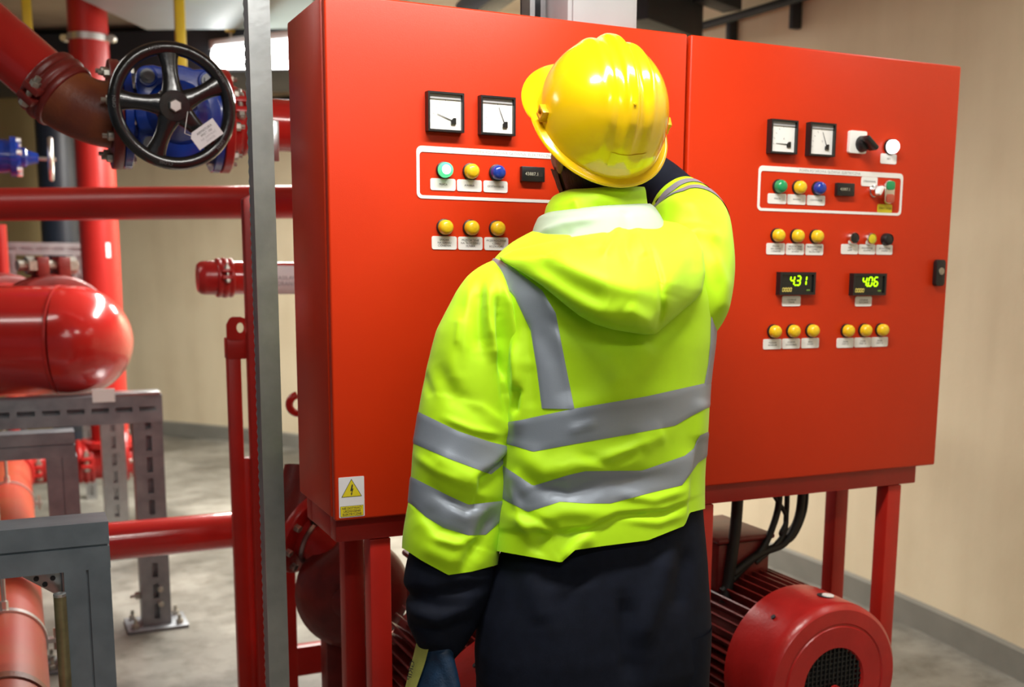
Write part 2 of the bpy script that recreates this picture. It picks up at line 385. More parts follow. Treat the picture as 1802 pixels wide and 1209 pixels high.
def pushbutton(x, z, t, ring, cap):
    k = disc_part('push_button', x, z, [(0.0150, 0), (0.0150, 0.006), (0.0138, 0.014), (0.0125, 0.016), (0.0115, 0.013), (0, 0.013)], ring, t)
    MB().lathe([(0.0112, 0.010), (0.0112, 0.0145), (0.0095, 0.0155), (0, 0.0155)], panel_point(x, z), EYN, n=24).build('cap', cap, k)
    return k
def seven_seg(s, x, z, h, t, m_):
    SEG = {'0': 'abcdef', '1': 'bc', '2': 'abged', '3': 'abgcd', '4': 'fgbc', '5': 'afgcd', '6': 'afgedc', '7': 'abc', '8': 'abcdefg', '9': 'abfgcd'}
    w = h * 0.52; th_ = h * 0.17; sh = 0.12
    def seg(mb, x0, z0, x1, z1):
        d = unit(V(x1 - x0, 0, z1 - z0)); n_ = V(-d[2], 0, d[0]); L = math.hypot(x1 - x0, z1 - z0)
        mb.prism([(0.06 * L, 0), (0.2 * L, -th_ / 2), (0.8 * L, -th_ / 2), (0.94 * L, 0), (0.8 * L, th_ / 2), (0.2 * L, th_ / 2)], panel_point(x0, z0, 0.0125), d, n_, 0.0006)
    cur = x
    for ch in s:
        if ch == '.':
            mb = MB(); mb.box(panel_point(cur - w * 0.32, z - h / 2, 0.0128), (th_, 0.0006, th_)); mb.build('decimal_point', m_, t); continue
        mb = MB(); c = {'tl': (cur, z + h / 2), 'tr': (cur + w, z + h / 2), 'ml': (cur, z), 'mr': (cur + w, z), 'bl': (cur, z - h / 2), 'br': (cur + w, z - h / 2)}
        c = {k: (a + sh * (b - z), b) for k, (a, b) in c.items()}
        E = {'a': ('tl', 'tr'), 'b': ('tr', 'mr'), 'c': ('mr', 'br'), 'd': ('bl', 'br'), 'e': ('ml', 'bl'), 'f': ('tl', 'ml'), 'g': ('ml', 'mr')}
        for q in SEG[ch]: a, b = E[q]; seg(mb, *c[a], *c[b])
        mb.build('digit', m_, t); cur += w * 1.62
def display(x, z, s, t):
    w, h = 0.104, 0.053
    mb = MB()
    for dx, dz, a, b in ((0, h / 2 - 0.003, w, 0.006), (0, -h / 2 + 0.003, w, 0.006), (-w / 2 + 0.003, 0, 0.006, h - 0.012), (w / 2 - 0.003, 0, 0.006, h - 0.012)):
        mb.box(panel_point(x + dx, z + dz, 0.008), (a, 0.016, b))
    g = mb.build('digital_display', M_blackp, t)
    MB().box(panel_point(x, z, 0.006), (w - 0.012, 0.012, h - 0.012)).build('screen', mat('display glass', (0.012, 0.014, 0.013), 0.15), g)
    seven_seg(s, x - 0.020, z + 0.0065, 0.021, g, M_digit)
    seven_seg('0000', x - 0.042, z - 0.0145, 0.0085, g, M_ydigit)
    MB().box(panel_point(x + 0.033, z - 0.0155, 0.0127), (0.010, 0.0006, 0.004)).build('unit_mark', mat('dim green', (0.05, 0.1, 0.02), 0.5, emit=(0.12, 0.2, 0.03), estr=0.6), g)
    return g
def counter(x, z, t, s):
    mb = MB(); mb.box(panel_point(x, z, 0.006), (0.052, 0.012, 0.030)); c = mb.build('hour_counter', M_blackp, t, bevel=0.0015)
    mb = MB(); mb.box(panel_point(x, z, 0.0123), (0.040, 0.0008, 0.010)); w = mb.build('window', mat('counter glass', (0.02, 0.02, 0.02), 0.2), c)
    text_mb(s, 0.0095, panel_point(x - 0.004, z, 0.0131), EX, EZ).build('lettering', mat('counter digits', (0.45, 0.44, 0.34), 0.5), c, smooth=0)
    return c
PR3 = ['PRACA', 'AWARIA', 'ODSTAWIENIE']
LOW = ['SPADEK\nNA SSANIU\nCIŚNIENIA', 'PRZECIĄŻENIE\nNA TŁOCZENIU\nSILNIKA', 'PRZEKROCZENIE\nCZASU\nROZRUCHU']
def rotary_and_mains_lamp(xo, t):
    mb = MB(); mb.prism(rrect(0.052, 0.052, 0.005), panel_point(xo + 0.458, 0.801), EX, EZ, 0.010); sw = mb.build('rotary_switch', M_white, t, bevel=0.001)
    MB().lathe([(0.019, 0.010), (0.018, 0.020), (0.014, 0.028), (0, 0.030)], panel_point(xo + 0.468, 0.797), EYN, n=24).build('knob', M_blackp, sw)
    MB().box(panel_point(xo + 0.468, 0.797, 0.036), (0.012, 0.030, 0.042), ex=V(math.cos(0.9), 0, math.sin(0.9)), ez=V(-math.sin(0.9), 0, math.cos(0.9))).build('grip', M_blackp, sw, bevel=0.004)
    pilot(xo + 0.564, 0.796, M_wglow, t, r=0.0165); plate(xo + 0.562, 0.768, 0.050, 0.024, 'SIEĆ', t)
def cabinet(x0, label, right):
    t = thing('control_cabinet', label, 'control cabinet', (x0 + 0.4, 0.15, ZB))
    mb = MB(); mb.span(x0 + 0.002, x0 + 0.798, 0.030, 0.300, ZB, ZB + 1.0); body = mb.build('body', M_cab, t, bevel=0.004)
    mb = MB(); mb.span(x0 + 0.012, x0 + 0.788, 0.020, 0.031, ZB + 0.01, ZB + 0.99); mb.build('door_seal', M_blackp, body)
    mb = MB(); mb.span(x0 + 0.003, x0 + 0.797, 0.0, 0.021, ZB - 0.002, ZB + 1.002); mb.build('door', M_cab, t, bevel=0.0045, segs=3)
    xo = x0 + (0.0155 if right else 0.0)
    gauge(xo + 0.2355, 0.80, 160 if not right else 178, t, 'A'); gauge(xo + 0.346, 0.80, 112, t, 'V')
    white_frame(xo + 0.179, xo + 0.612, 0.634, 0.735, 'POMPA POŻAROWA GŁÓWNA  ELEKTRYCZNA', t)
    for k, (x, m_) in enumerate(zip((0.236, 0.292, 0.349), (M_glow if not right else M_glens, M_ylens, M_blens))):
        pilot(xo + x, 0.690, m_, t, core=M_glowc if (k == 0 and not right) else None)
        plate(xo + x - 0.002, 0.6625, 0.053, 0.023, '\n' + PR3[k] if False else PR3[k], t, size=0.0055)
    counter(xo + 0.427, 0.690, t, '43887.1')
    for k, x in enumerate((0.236, 0.292, 0.349)):
        pilot(xo + x, 0.579, M_ylens, t); plate(xo + x, 0.5485, 0.053, 0.026, LOW[k], t, size=0.0058)
    if right:
        for k, x in enumerate((0.238, 0.293, 0.350)):
            pilot(xo + x, 0.357, M_ylens, t); plate(xo + x, 0.327, 0.053, 0.024, ['POZIOM\nMINIMUM', 'POZIOM\nSUCHOBIEG', 'BRAK\nWODY'][k], t, size=0.0058)
        for k, x in enumerate((0.458, 0.513, 0.567)):
            pilot(xo + x, 0.355, M_ylens, t); plate(xo + x, 0.325, 0.053, 0.024, ['ZANIK\nFAZY L1', 'ZANIK\nFAZY L2', 'ZANIK\nFAZY L3'][k], t, size=0.0058)
        display(xo + 0.294, 0.469, '4.31', t); plate(xo + 0.288, 0.4275, 0.054, 0.024, 'CIŚNIENIE\nSSANIE', t, size=0.0058)
        display(xo + 0.513, 0.467, '4.06', t); plate(xo + 0.508, 0.4255, 0.052, 0.024, 'CIŚNIENIE\nTŁOCZENIE', t, size=0.0058)
    # rotary switch on its white plate, white lamp, selector, double push button, lower selectors
    if right: rotary_and_mains_lamp(xo, t)
    plate(xo + 0.506, 0.712, 0.050, 0.022, 'STEROWANIE', t); knob_selector(xo + 0.519, 0.690, t, M_chrome, M_white, 60)
    mb = MB(); mb.prism(rrect(0.031, 0.056, 0.015, 7), panel_point(xo + 0.563, 0.689), EX, EZ, 0.012); db = mb.build('double_push_button', M_chrome, t, bevel=0.002)
    MB().prism(rrect(0.024, 0.021, 0.007), panel_point(xo + 0.563, 0.7045, 0.012), EX, EZ, 0.004).build('start_key', M_glens, db, bevel=0.001)
    MB().prism(rrect(0.024, 0.021, 0.007), panel_point(xo + 0.563, 0.6735, 0.012), EX, EZ, 0.004).build('stop_key', M_rlens, db, bevel=0.001)
    plate(xo + 0.559, 0.650, 0.046, 0.020, 'START / STOP', t, m_=M_signy)
    if right:
        pushbutton(xo + 0.459, 0.577, t, M_chrome, M_blackp); pushbutton(xo + 0.513, 0.5765, t, M_chrome, M_signy); pushbutton(xo + 0.567, 0.576, t, M_blackp, M_blackp)
        for k, x in enumerate((0.456, 0.510, 0.565)): plate(xo + x, 0.551, 0.052, 0.024, ['TEST\nLAMP', 'KASOWANIE\nALARMU', 'WYŁĄCZENIE\nSYRENY'][k], t, size=0.0058)
    # door latch
    mb = MB(); mb.prism(rrect(0.030, 0.066, 0.008), panel_point(x0 + 0.760, 0.496), EX, EZ, 0.014); la = mb.build('door_latch', M_blackp, t, bevel=0.002)
    MB().lathe([(0.009, 0.014), (0.009, 0.016), (0, 0.016)], panel_point(x0 + 0.760, 0.500), EYN, n=16).build('lock_insert', M_bolt, la)
    if not right:
        cx, cz = 0.037, 0.0455
        mb = MB(); mb.prism(rrect(0.052, 0.082, 0.002), panel_point(cx, cz), EX, EZ, 0.0008); st = mb.build('warning_sticker', M_paper, t)
        mb = MB(); mb.prism([(-0.021, -0.012), (0.021, -0.012), (0, 0.0245)], panel_point(cx, cz + 0.0125, 0.0008), EX, EZ, 0.0003); mb.build('triangle_outline', M_print, st)
        mb = MB(); mb.prism([(-0.0192, -0.011), (0.0192, -0.011), (0, 0.0225)], panel_point(cx, cz + 0.0125, 0.0011), EX, EZ, 0.0003); mb.build('triangle', M_signy, st)
        mb = MB(); mb.prism([(0.0005, 0.013), (0.003, 0.013), (0.0015, 0.004), (0.004, 0.005), (0.0005, -0.005), (0.002, -0.005), (-0.001, -0.0095), (-0.002, -0.004), (-0.0008, -0.005), (0.0002, 0.0005), (-0.003, -0.0005)], panel_point(cx, cz + 0.0125, 0.0014), EX, EZ, 0.0003); mb.build('lightning_bolt', M_print, st)
        mb = MB(); mb.box(panel_point(cx, cz - 0.0285, 0.0010), (0.047, 0.0006, 0.0215)); mb.build('caption_outline', M_print, st)
        mb = MB(); mb.box(panel_point(cx, cz - 0.0285, 0.0013), (0.0458, 0.0006, 0.0203)); mb.build('caption_field', M_signy, st)
        text_mb('NIE DOTYKAĆ!\nURZĄDZENIE\nELEKTRYCZNE', 0.0062, panel_point(cx, cz - 0.0287, 0.0018), EX, EZ, maxw=0.040, bold=0.0001).build('lettering', M_print, st, smooth=0)
    return t
cabinet(0.0, 'red control cabinet with a yellow lightning warning sticker at its lower left corner', False)
cabinet(0.803, 'red control cabinet with two green digital readouts, beside the beige wall', True)

def stand(x0, label, zig=False):
    t = thing('cabinet_stand', label, 'stand', (x0 + 0.4, 0.16, 0), None)
    s = 0.045
    for yy in (0.055, 0.255):
        MB().span(x0 + 0.012, x0 + 0.765, yy - s / 2, yy + s / 2, ZB - 0.054, ZB - 0.0025).build('long_rail', M_frame, t, bevel=0.003)
    for xx in (x0 + 0.036, x0 + 0.742):
        MB().span(xx - 0.024, xx + 0.024, 0.078, 0.232, ZB - 0.053, ZB - 0.003).build('cross_rail', M_frame, t, bevel=0.003)
    for xx in (x0 + 0.105, x0 + 0.695):
        for yy in (0.055, 0.255):
            l = MB().span(xx - s / 2, xx + s / 2, yy - s / 2, yy + s / 2, 0.012, ZB - 0.055).build('leg', M_frame, t, bevel=0.003)
            MB().span(xx - 0.05, xx + 0.05, yy - 0.05, yy + 0.05, 0.0, 0.012).build('foot_plate', M_frame, l, bevel=0.002)
    return t
stand(0.0, 'red square-tube stand under the cabinet with the warning sticker')
stand(0.803, 'red square-tube stand under the cabinet beside the beige wall')

# ================================================================== PIPEWORK
def bolt(mb_parent, p, axis, r, h, m_=None, name='bolt', shank=0.0):
    mb = MB(); mb.lathe([(r, 0), (r, h * 0.85), (r * 0.86, h), (0, h)], p, axis, n=6)
    if shank: mb.lathe([(r * 0.5, h), (r * 0.5, h + shank), (0, h + shank)], p, axis, n=8)
    return mb.build(name, m_ or M_bolt, mb_parent, smooth=30)
def coupling(c, axis, R, w, parent, m_, lug_dir, name='grooved_coupling', k=1.0):
    c = np.asarray(c, float); ax = unit(axis)
    mb = MB(); mb.lathe([(R * 1.01, -w / 2), (R * 1.16, -w * 0.48), (R * 1.20, -w * 0.32), (R * 1.13, -w * 0.2), (R * 1.22, -w * 0.08), (R * 1.22, w * 0.08), (R * 1.13, w * 0.2), (R * 1.20, w * 0.32), (R * 1.16, w * 0.48), (R * 1.01, w / 2)], c, ax, n=40)
    l = unit(np.asarray(lug_dir, float) - ax * np.dot(lug_dir, ax)); q = np.cross(ax, l)
    for s_ in (-1, 1):
        for g in (-1, 1):
            mb.box(c + l * s_ * R * 1.34 + q * g * R * 0.20, (w * 0.62, R * 0.36, R * 0.22), ex=ax, ey=l, ez=q)
    o = mb.build(name, m_, parent, bevel=0.003)
    for s_ in (-1, 1):
        b = MB(); b.lathe([(R * 0.10, -R * 0.62), (R * 0.10, R * 0.5), (0, R * 0.5)], c + l * s_ * R * 1.36, q, n=10)
        b.lathe([(R * 0.17, R * 0.30), (R * 0.17, R * 0.46), (0, R * 0.46)], c + l * s_ * R * 1.36, q, n=6)
        b.lathe([(R * 0.17, -R * 0.46), (R * 0.17, -R * 0.30), (0, -R * 0.30)], c + l * s_ * R * 1.36, q, n=6)
        b.build('bolt', M_bolt, o, smooth=30)
    return o
def flange(c, axis, R, th_, parent, m_, nb=8, br=0.82, a0=0.2, bs=0.07, both=True, name='flange', bm=None, shank=0.0):
    c = np.asarray(c, float); ax = unit(axis)
    o = MB().lathe([(R * 0.985, -th_ / 2), (R, -th_ * 0.4), (R, th_ * 0.4), (R * 0.985, th_ / 2)], c, ax, n=40).build(name, m_, parent)
    a = V(0, 0, 1) if abs(ax[2]) < 0.9 else V(1, 0, 0); N = unit(np.cross(np.cross(ax, a), ax)); B = np.cross(ax, N)
    for k in range(nb):
        t = a0 + 2 * math.pi * k / nb; p = c + (N * math.cos(t) + B * math.sin(t)) * R * br
        bolt(o, p + ax * th_ / 2, ax, R * bs, R * bs * 1.3, bm, shank=shank)
        if both: bolt(o, p - ax * th_ / 2, -ax, R * bs, R * bs * 1.3, bm, shank=shank)
    return o
def pipe_mesh(pts, R, parent, m_, name='pipe', n=36): return MB().tube(pts, R, n=n).build(name, m_, parent)

# --- grey-white riser far left
XP, ZP, RP = -0.622, 0.380, 0.100              # pipe along the floor at the lower left, joined by the riser
yfar = pxz(17, 820, ZP)[1]
xr, yr = pxy(163, 200, yfar)[0], yfar
D = to_px(V(xr, yr, 2.0))[2]
t = thing('riser_pipe', 'tall vertical red riser pipe with a silver clamp, behind the black handwheel', 'pipe', (xr, yr, 0))
pipe_mesh([(xr, yr, ZP + 0.11), (xr, yr, ZC)], 0.096, t, M_pipe2)
zc = px(155, 74, D)[2]
cl = MB().lathe([(0.0965, -0.016), (0.102, -0.016), (0.102, 0.016), (0.0965, 0.016)], (xr, yr, zc), EZ, n=36).build('pipe_clamp', M_zinc, t)
for s_ in (-1, 1):
    e = unit(V(RC[0, 0], RC[1, 0], 0)); p = V(xr, yr, zc) + e * s_ * 0.122
    MB().lathe([(0.017, -0.02), (0.019, -0.01), (0.019, 0.01), (0.017, 0.02)], p, V(RC[0, 1], RC[1, 1], 0), n=12).build('clamp_lug', M_zinc, cl)
zs = px(188, 440, D - 0.1)[2]; a_ = math.atan2(CAM[1] - yr, CAM[0] - xr)
P = np.array([[(xr + 0.0975 * math.cos(a_ + w), yr + 0.0975 * math.sin(a_ + w), zs + h) for w in (0.30, 0.42, 0.54)] for h in (-0.038, 0.038)])
MB().grid(P, closed=False).build('sticker', M_paper, t)
MB().lathe([(0.15, -0.09), (0.15, -0.06), (0.098, -0.055)], (xr, yr, ZP + 0.17), EZ, n=32).build('flange', M_cred, t)

# --- red pipe at the far left edge
xq, yq = px(2, 430, 5.6)[:2]
t = thing('riser_pipe', 'red vertical pipe cut off by the left edge below the long horizontal pipe', 'pipe', (xq, yq, 0))
pipe_mesh([(xq, yq, 0), (xq, yq, 1.62)], 0.03, t, M_pipe2, n=20); MB().lathe([(0.05, 0), (0.05, 0.012), (0.03, 0.02)], (xq, yq, 0), EZ).build('floor_rose', M_pipe2, t)

# --- dark insulated pipe / column
xk, yk = px(104, 300, 7.0)[:2]
t = thing('insulated_pipe', 'dark navy insulated vertical pipe standing left of the red riser', 'pipe', (xk, yk, 0))
pipe_mesh([(xk, yk, 0), (xk, yk, 2.49)], 0.128, t, M_navyduct)
for z in (0.35, 1.35, 2.35): MB().lathe([(0.1285, -0.012), (0.132, -0.01), (0.132, 0.01), (0.1285, 0.012)], (xk, yk, z), EZ, n=36).build('band', M_dark, t)

# --- long horizontal red pipe
a, b = px(-140, 361, 3.83), px(1180, 350, 3.83)
t = thing('horizontal_pipe', 'long straight red pipe crossing behind the galvanised post', 'pipe', (a + b) / 2)
pipe_mesh([a, b], 0.0565, t, M_pipe2)

# --- valve line: angled pipe, coupling, rusty elbow, flange
DV = 2.92
W0 = px(305, 187, 2.62)                         # handwheel centre
axis_y = 205
E0 = px(192, 205, DV)
right_dir = V(1, 0, 0)
A_far = px(-170, -75, DV - 0.10); A_near = px(92, 152, DV - 0.04)
ad = unit(A_near - A_far)
t = thing('angled_pipe', 'thick red pipe slanting down from the top left into a rusty elbow', 'pipe', A_near)
pipe_mesh([A_far, A_near], 0.078, t, M_pipe)
coupling(A_near + ad * 0.010, ad, 0.080, 0.075, t, M_coup, -V(*RC[:, 1]) * 0.8 - V(0, 0, 0.45))
# elbow as an arc between the two directions
Rb = 0.115
ct = (ad + right_dir); q0 = A_near + ad * 0.035
bis = math.acos(np.clip(ad.dot(right_dir), -1, 1)); pts = []
e2 = unit(right_dir - ad * right_dir.dot(ad)); Rb = np.linalg.norm(E0 - q0) / (2 * math.sin(bis / 2))
for i in range(15):
    w = bis * i / 14; pts.append(q0 + ad * Rb * math.sin(w) + e2 * Rb * (1 - math.cos(w)))
MB().tube(pts, [0.088 - 0.004 * math.sin(math.pi * i / 14) for i in range(15)], n=36).build('elbow', M_rust, t)
end = pts[-1]
flange(end + right_dir * 0.012, -right_dir, 0.142, 0.026, t, M_coup, nb=8, bs=0.085, bm=M_bolt, shank=0.012, both=False)

# --- blue gate valve with black handwheel
stem = V(0, -1, 0)
vc = V(pxy(302, 195, E0[1])[0], E0[1], end[2])
W0 = pxy(305, 187, E0[1] - 0.30)
tv = thing('gate_valve', 'blue cast gate valve behind the black five-spoke handwheel', 'valve', vc)
fl = end + right_dir * 0.040
L2 = np.linalg.norm(vc - fl)
MB().tube([fl, fl + right_dir * 0.03, vc, vc + right_dir * (L2 - 0.03), vc + right_dir * L2], [0.085, 0.088, 0.105, 0.088, 0.085], n=32).build('body', M_blue, tv)
flange(fl + right_dir * -0.002, right_dir, 0.140, 0.022, tv, M_blue, nb=8, a0=0.2, bs=0.08, both=False)
flange(vc + right_dir * (L2 - 0.008), -right_dir, 0.140, 0.022, tv, M_blue, nb=8, a0=0.2, bs=0.08, both=False)
up_ = unit(np.cross(right_dir, stem)); up_ = up_ if up_[2] > 0 else -up_
# bonnet: rounded plate with lobed bolts, facing the wheel
MB().tube([vc, vc + stem * 0.115], [0.112, 0.105], n=32).build('bonnet_neck', M_blue, tv)
bc = vc + stem * 0.115
poly = []
for i in range(48):
    w = 2 * math.pi * i / 48; r_ = 0.112 + 0.020 * abs(math.cos(2 * w)) ** 0.6 * 0 + 0.022 * max(0, math.cos(4 * (w - math.pi / 4)))
    poly.append((r_ * math.cos(w) * 0.97, r_ * math.sin(w) * 1.08))
bp = MB().prism(poly, bc, right_dir, -np.cross(right_dir, stem), 0.030)
bo = bp.build('bonnet_flange', M_blue, tv, bevel=0.006)
MB().tube([bc + stem * 0.02, bc + stem * 0.06, bc + stem * 0.09, bc + stem * 0.14], [0.088, 0.066, 0.042, 0.030], n=28).build('bonnet_dome', M_blue, tv)
for k in range(4):
    w = math.pi / 4 + k * math.pi / 2; p = bc + (right_dir * math.cos(w) * 0.97 + up_ * math.sin(w) * 1.08) * 0.110
    s_ = MB().lathe([(0.026, 0), (0.026, 0.036), (0.023, 0.039), (0, 0.039)], p, stem, n=20).build('bolt_boss', M_blue, bo)
    mb = MB(); mb.lathe([(0.018, 0.039), (0.018, 0.045), (0, 0.045)], p, stem, n=16); mb.lathe([(0.012, 0.045), (0.012, 0.055), (0, 0.055)], p, stem, n=6); mb.build('bonnet_bolt', M_galvd, bo, smooth=30)
for g in (-1, 1):     # two white bolt heads at the sides
    p = bc + right_dir * g * 0.125 + up_ * (0.03 if g < 0 else -0.02) - stem * 0.01
    bolt(bo, p, stem, 0.012, 0.012, M_zinc)
# handwheel
wn = unit(V(0.06, -1, -0.05))
wu = unit(V(0, 0, 1) - wn * wn[2]); wr = np.cross(wu, wn)
if wr.dot(RC[:, 0]) < 0: wr = -wr
RW = 0.136
mb = MB(); rim = []
NB = 72
for i in range(NB):
    w = 2 * math.pi * i / NB; c_ = W0 + (wr * math.cos(w) + wu * math.sin(w)) * RW; rd = wr * math.cos(w) + wu * math.sin(w)
    sec = [(-0.014, -0.010), (-0.014, 0.004), (-0.009, 0.010), (0.004, 0.013), (0.012, 0.010), (0.0175, 0.0), (0.015, -0.010), (0.004, -0.013)]
    rim.append([c_ + rd * x + wn * y for x, y in sec])
P = np.array(rim + [rim[0]]); mb.grid(P)
hw = mb.build('handwheel', M_black, tv, smooth=60)
for ang in (94, 28, -42, -112, 177):
    w = math.radians(ang); rd = wr * math.cos(w) + wu * math.sin(w); tg = -wr * math.sin(w) + wu * math.cos(w); rows = []
    for s_ in np.linspace(0, 1, 7):
        r_ = 0.022 + s_ * (RW - 0.030); hwid = 0.021 - 0.004 * math.sin(math.pi * s_) + 0.010 * (1 - s_) ** 3 + 0.006 * s_ ** 4; o_ = 0.010 * (1 - s_)
        sec = [(-hwid, -0.006), (-hwid, 0.001), (-hwid * 0.55, 0.008), (hwid * 0.55, 0.008), (hwid, 0.001), (hwid, -0.006)]
        rows.append([W0 + rd * r_ + tg * x + wn * (y + o_) for x, y in sec])
    MB().grid(np.array(rows)).build('spoke', M_black, hw, smooth=60)
MB().lathe([(0.046, -0.010), (0.044, 0.010), (0.036, 0.018), (0.0, 0.019)], W0, wn, n=28).build('hub', M_black, hw)
for k in range(22):
    w = 2 * math.pi * (k + 0.5) / 22; rd = wr * math.cos(w) + wu * math.sin(w)
    MB().box(W0 + rd * (RW + 0.003) + wn * 0.0125, (0.007, 0.003, 0.003), ex=-wr * math.sin(w) + wu * math.cos(w), ez=wn).build('rim_mark', M_black, hw)
bolt(hw, W0 + wn * 0.018, wn, 0.0155, 0.012, M_zinc, name='hub_nut')
for txt, ang in (('OPEN', 108), ('CLOSE', -100), ('OPEN', -38), ('CLOSE', 35), ('OPEN', 180)):
    w = math.radians(ang); rd = wr * math.cos(w) + wu * math.sin(w); tg = wr * math.sin(w) - wu * math.cos(w)
    text_mb(txt, 0.011, W0 + rd * (RW + 0.003) + wn * 0.0142, tg, rd).build('cast_lettering', mat('worn lettering', (0.10, 0.10, 0.10), 0.4), hw, smooth=0)
MB().tube([bc + stem * 0.12, W0 + stem * 0.0], 0.014, n=16).build('stem', M_galvd, tv)
# paper tag tied to the wheel
tc_ = W0 + wr * 0.072 - wu * 0.062 + wn * 0.035
te = unit(wr * 0.80 + wu * 0.60); tn = unit(-wr * 0.60 + wu * 0.80)
tt = thing('paper_tag', 'white printed paper tag tied to the black handwheel', 'tag', tc_)
tgm = MB().prism([(-0.040, -0.022), (0.034, -0.022), (0.034, 0.022), (-0.030, 0.022), (-0.040, 0.012)], tc_, te, tn, 0.0012).build('card', M_paper, tt)
nrm = unit(np.cross(te, tn)); sgn = 0.0016 if nrm.dot(CAM - tc_) > 0 else -0.0008
for k, (tx, sz) in enumerate((('ARMATURA', 0.0085), ('PPOŻ. 150', 0.0075), ('NIE ZAMYKAĆ', 0.007), ('ZAWÓR', 0.007))):
    text_mb(tx, sz, tc_ + tn * (0.011 - 0.0085 * k) + nrm * sgn, te, tn, maxw=0.056).build('lettering', M_grey if k > 1 else M_print, tgm, smooth=0)
MB().tube([tc_ - te * 0.034 + tn * 0.014 + nrm * 0.001, tc_ - te * 0.045 + tn * 0.030, W0 + wr * 0.03 - wu * 0.012 + wn * 0.02], 0.0008, n=6).build('string', M_white, tt)

# --- red spool right of the valve
v1 = vc + right_dir * (L2 + 0.018)
t = thing('flanged_pipe', 'short red flanged pipe with a coupling, right of the blue valve', 'pipe', v1 + right_dir * 0.1)
flange(v1, right_dir, 0.140, 0.024, t, M_cred, nb=8, bs=0.085, shank=0.010, both=False)
v2 = V(pxy(413, 222, vc[1])[0], vc[1], vc[2]); vend = v2 + right_dir * 1.7
MB().tube([v1, v1 + right_dir * 0.035, v1 + right_dir * 0.07, v2], [0.105, 0.096, 0.076, 0.073], n=36).build('taper', M_cred, t)
pipe_mesh([v2, vend], 0.072, t, M_pipe)
coupling(v2, right_dir, 0.075, 0.062, t, M_cred, -V(*RC[:, 1]) * 0.9 + V(0, 0, 0.15))
c_ = V(pxy(484, 248, vc[1] - 0.09)[0], vc[1] - 0.09, pxy(484, 248, vc[1] - 0.09)[2]); MB().box(c_, (0.020, 0.012, 0.11), ex=EX).build('hanger_bracket', M_galv, t, bevel=0.002)

# --- small blue valve at the left edge
sb = px(8, 275, 4.3); rd_ = unit(V(1, 0.0, -0.02))
t = thing('small_valve', 'small blue valve with a silver handwheel at the left edge', 'valve', sb)
MB().tube([sb - rd_ * 0.12, sb, sb + rd_ * 0.05, sb + rd_ * 0.055, sb + rd_ * 0.075, sb + rd_ * 0.08, sb + rd_ * 0.12], [0.06, 0.066, 0.060, 0.040, 0.038, 0.030, 0.018], n=24).build('body', M_blue, t)
bf = MB().lathe([(0.078, 0.0), (0.078, 0.022), (0.06, 0.024)], sb + rd_ * 0.02, rd_, n=28).build('bonnet_flange', M_blue, t)
for k in range(6):
    w = 2 * math.pi * k / 6 + 0.3; s1 = unit(np.cross(rd_, EZ)); p = sb + rd_ * 0.042 + (EZ * math.cos(w) + s1 * math.sin(w)) * 0.066; bolt(bf, p, rd_, 0.011, 0.02, M_zinc)
MB().tube([sb + rd_ * 0.10, sb + rd_ * 0.185], 0.008, n=12).build('stem', M_bolt, t)
wc = sb + rd_ * 0.165; s1 = unit(np.cross(rd_, EZ)); ax_ = unit(rd_ + s1 * 0.05)
up2 = unit(EZ - ax_ * ax_[2]); si2 = np.cross(up2, ax_)
hw2 = MB().tube([wc + (up2 * math.cos(2 * math.pi * i / 36) + si2 * math.sin(2 * math.pi * i / 36)) * 0.078 for i in range(37)], 0.010, n=10).build('handwheel', M_zinc, t)
for k in range(3):
    w = math.pi * k / 3 + 0.2; dd = up2 * math.cos(w) + si2 * math.sin(w); MB().tube([wc - dd * 0.075, wc + dd * 0.075], 0.006, n=8).build('spoke', M_zinc, hw2)
MB().tube([sb - rd_ * 0.12, sb - rd_ * 0.6], 0.05, n=24).build('inlet_pipe', M_pipe2, t)

# --- big red elbow manifold
DB = 4.25
c1 = px(110, 601, DB); c0 = c1 - V(0.94, -0.34, 0) * 1.4
dA = unit(V(c1[0] - c0[0], c1[1] - c0[1], 0)); zB = c1[2]
c1 = V(c1[0], c1[1], zB); c0 = V(c0[0], c0[1], zB)
dB_ = unit(V(-0.40, 0.92, 0))
t = thing('manifold_pipe', 'huge red manifold pipe with a rounded elbow, far left', 'pipe', c1)
RBG = 0.213
pipe_mesh([c0, c1], RBG, t, M_pipe, n=56)
# elbow: turn from dA to dB_ over an arc
perp = unit(dB_ - dA * dB_.dot(dA)); angB = math.acos(np.clip(dA.dot(dB_), -1, 1)); RR = 0.035; pts = []
for i in range(19):
    w = angB * i / 18; pts.append(c1 + dA * RR * math.sin(w) + perp * RR * (1 - math.cos(w)))
MB().tube(pts, RBG * 1.004, n=56).build('elbow', M_pipe, t)
MB().lathe([(RBG * 1.0, -0.006), (RBG * 1.012, -0.002), (RBG * 1.012, 0.002), (RBG * 1.0, 0.006)], c1, dA, n=56).build('weld_seam', M_pipe2, t)
pe = pts[-1]; pipe_mesh([pe, pe + dB_ * 0.9], RBG, t, M_pipe2, n=56)
coupling(pe + dB_ * 0.16, dB_, RBG, 0.11, t, M_coup, V(0, 0, 1) + 0 * dA)
coupling(pe + dB_ * 0.62, dB_, RBG * 0.98, 0.10, t, M_coup, dA)

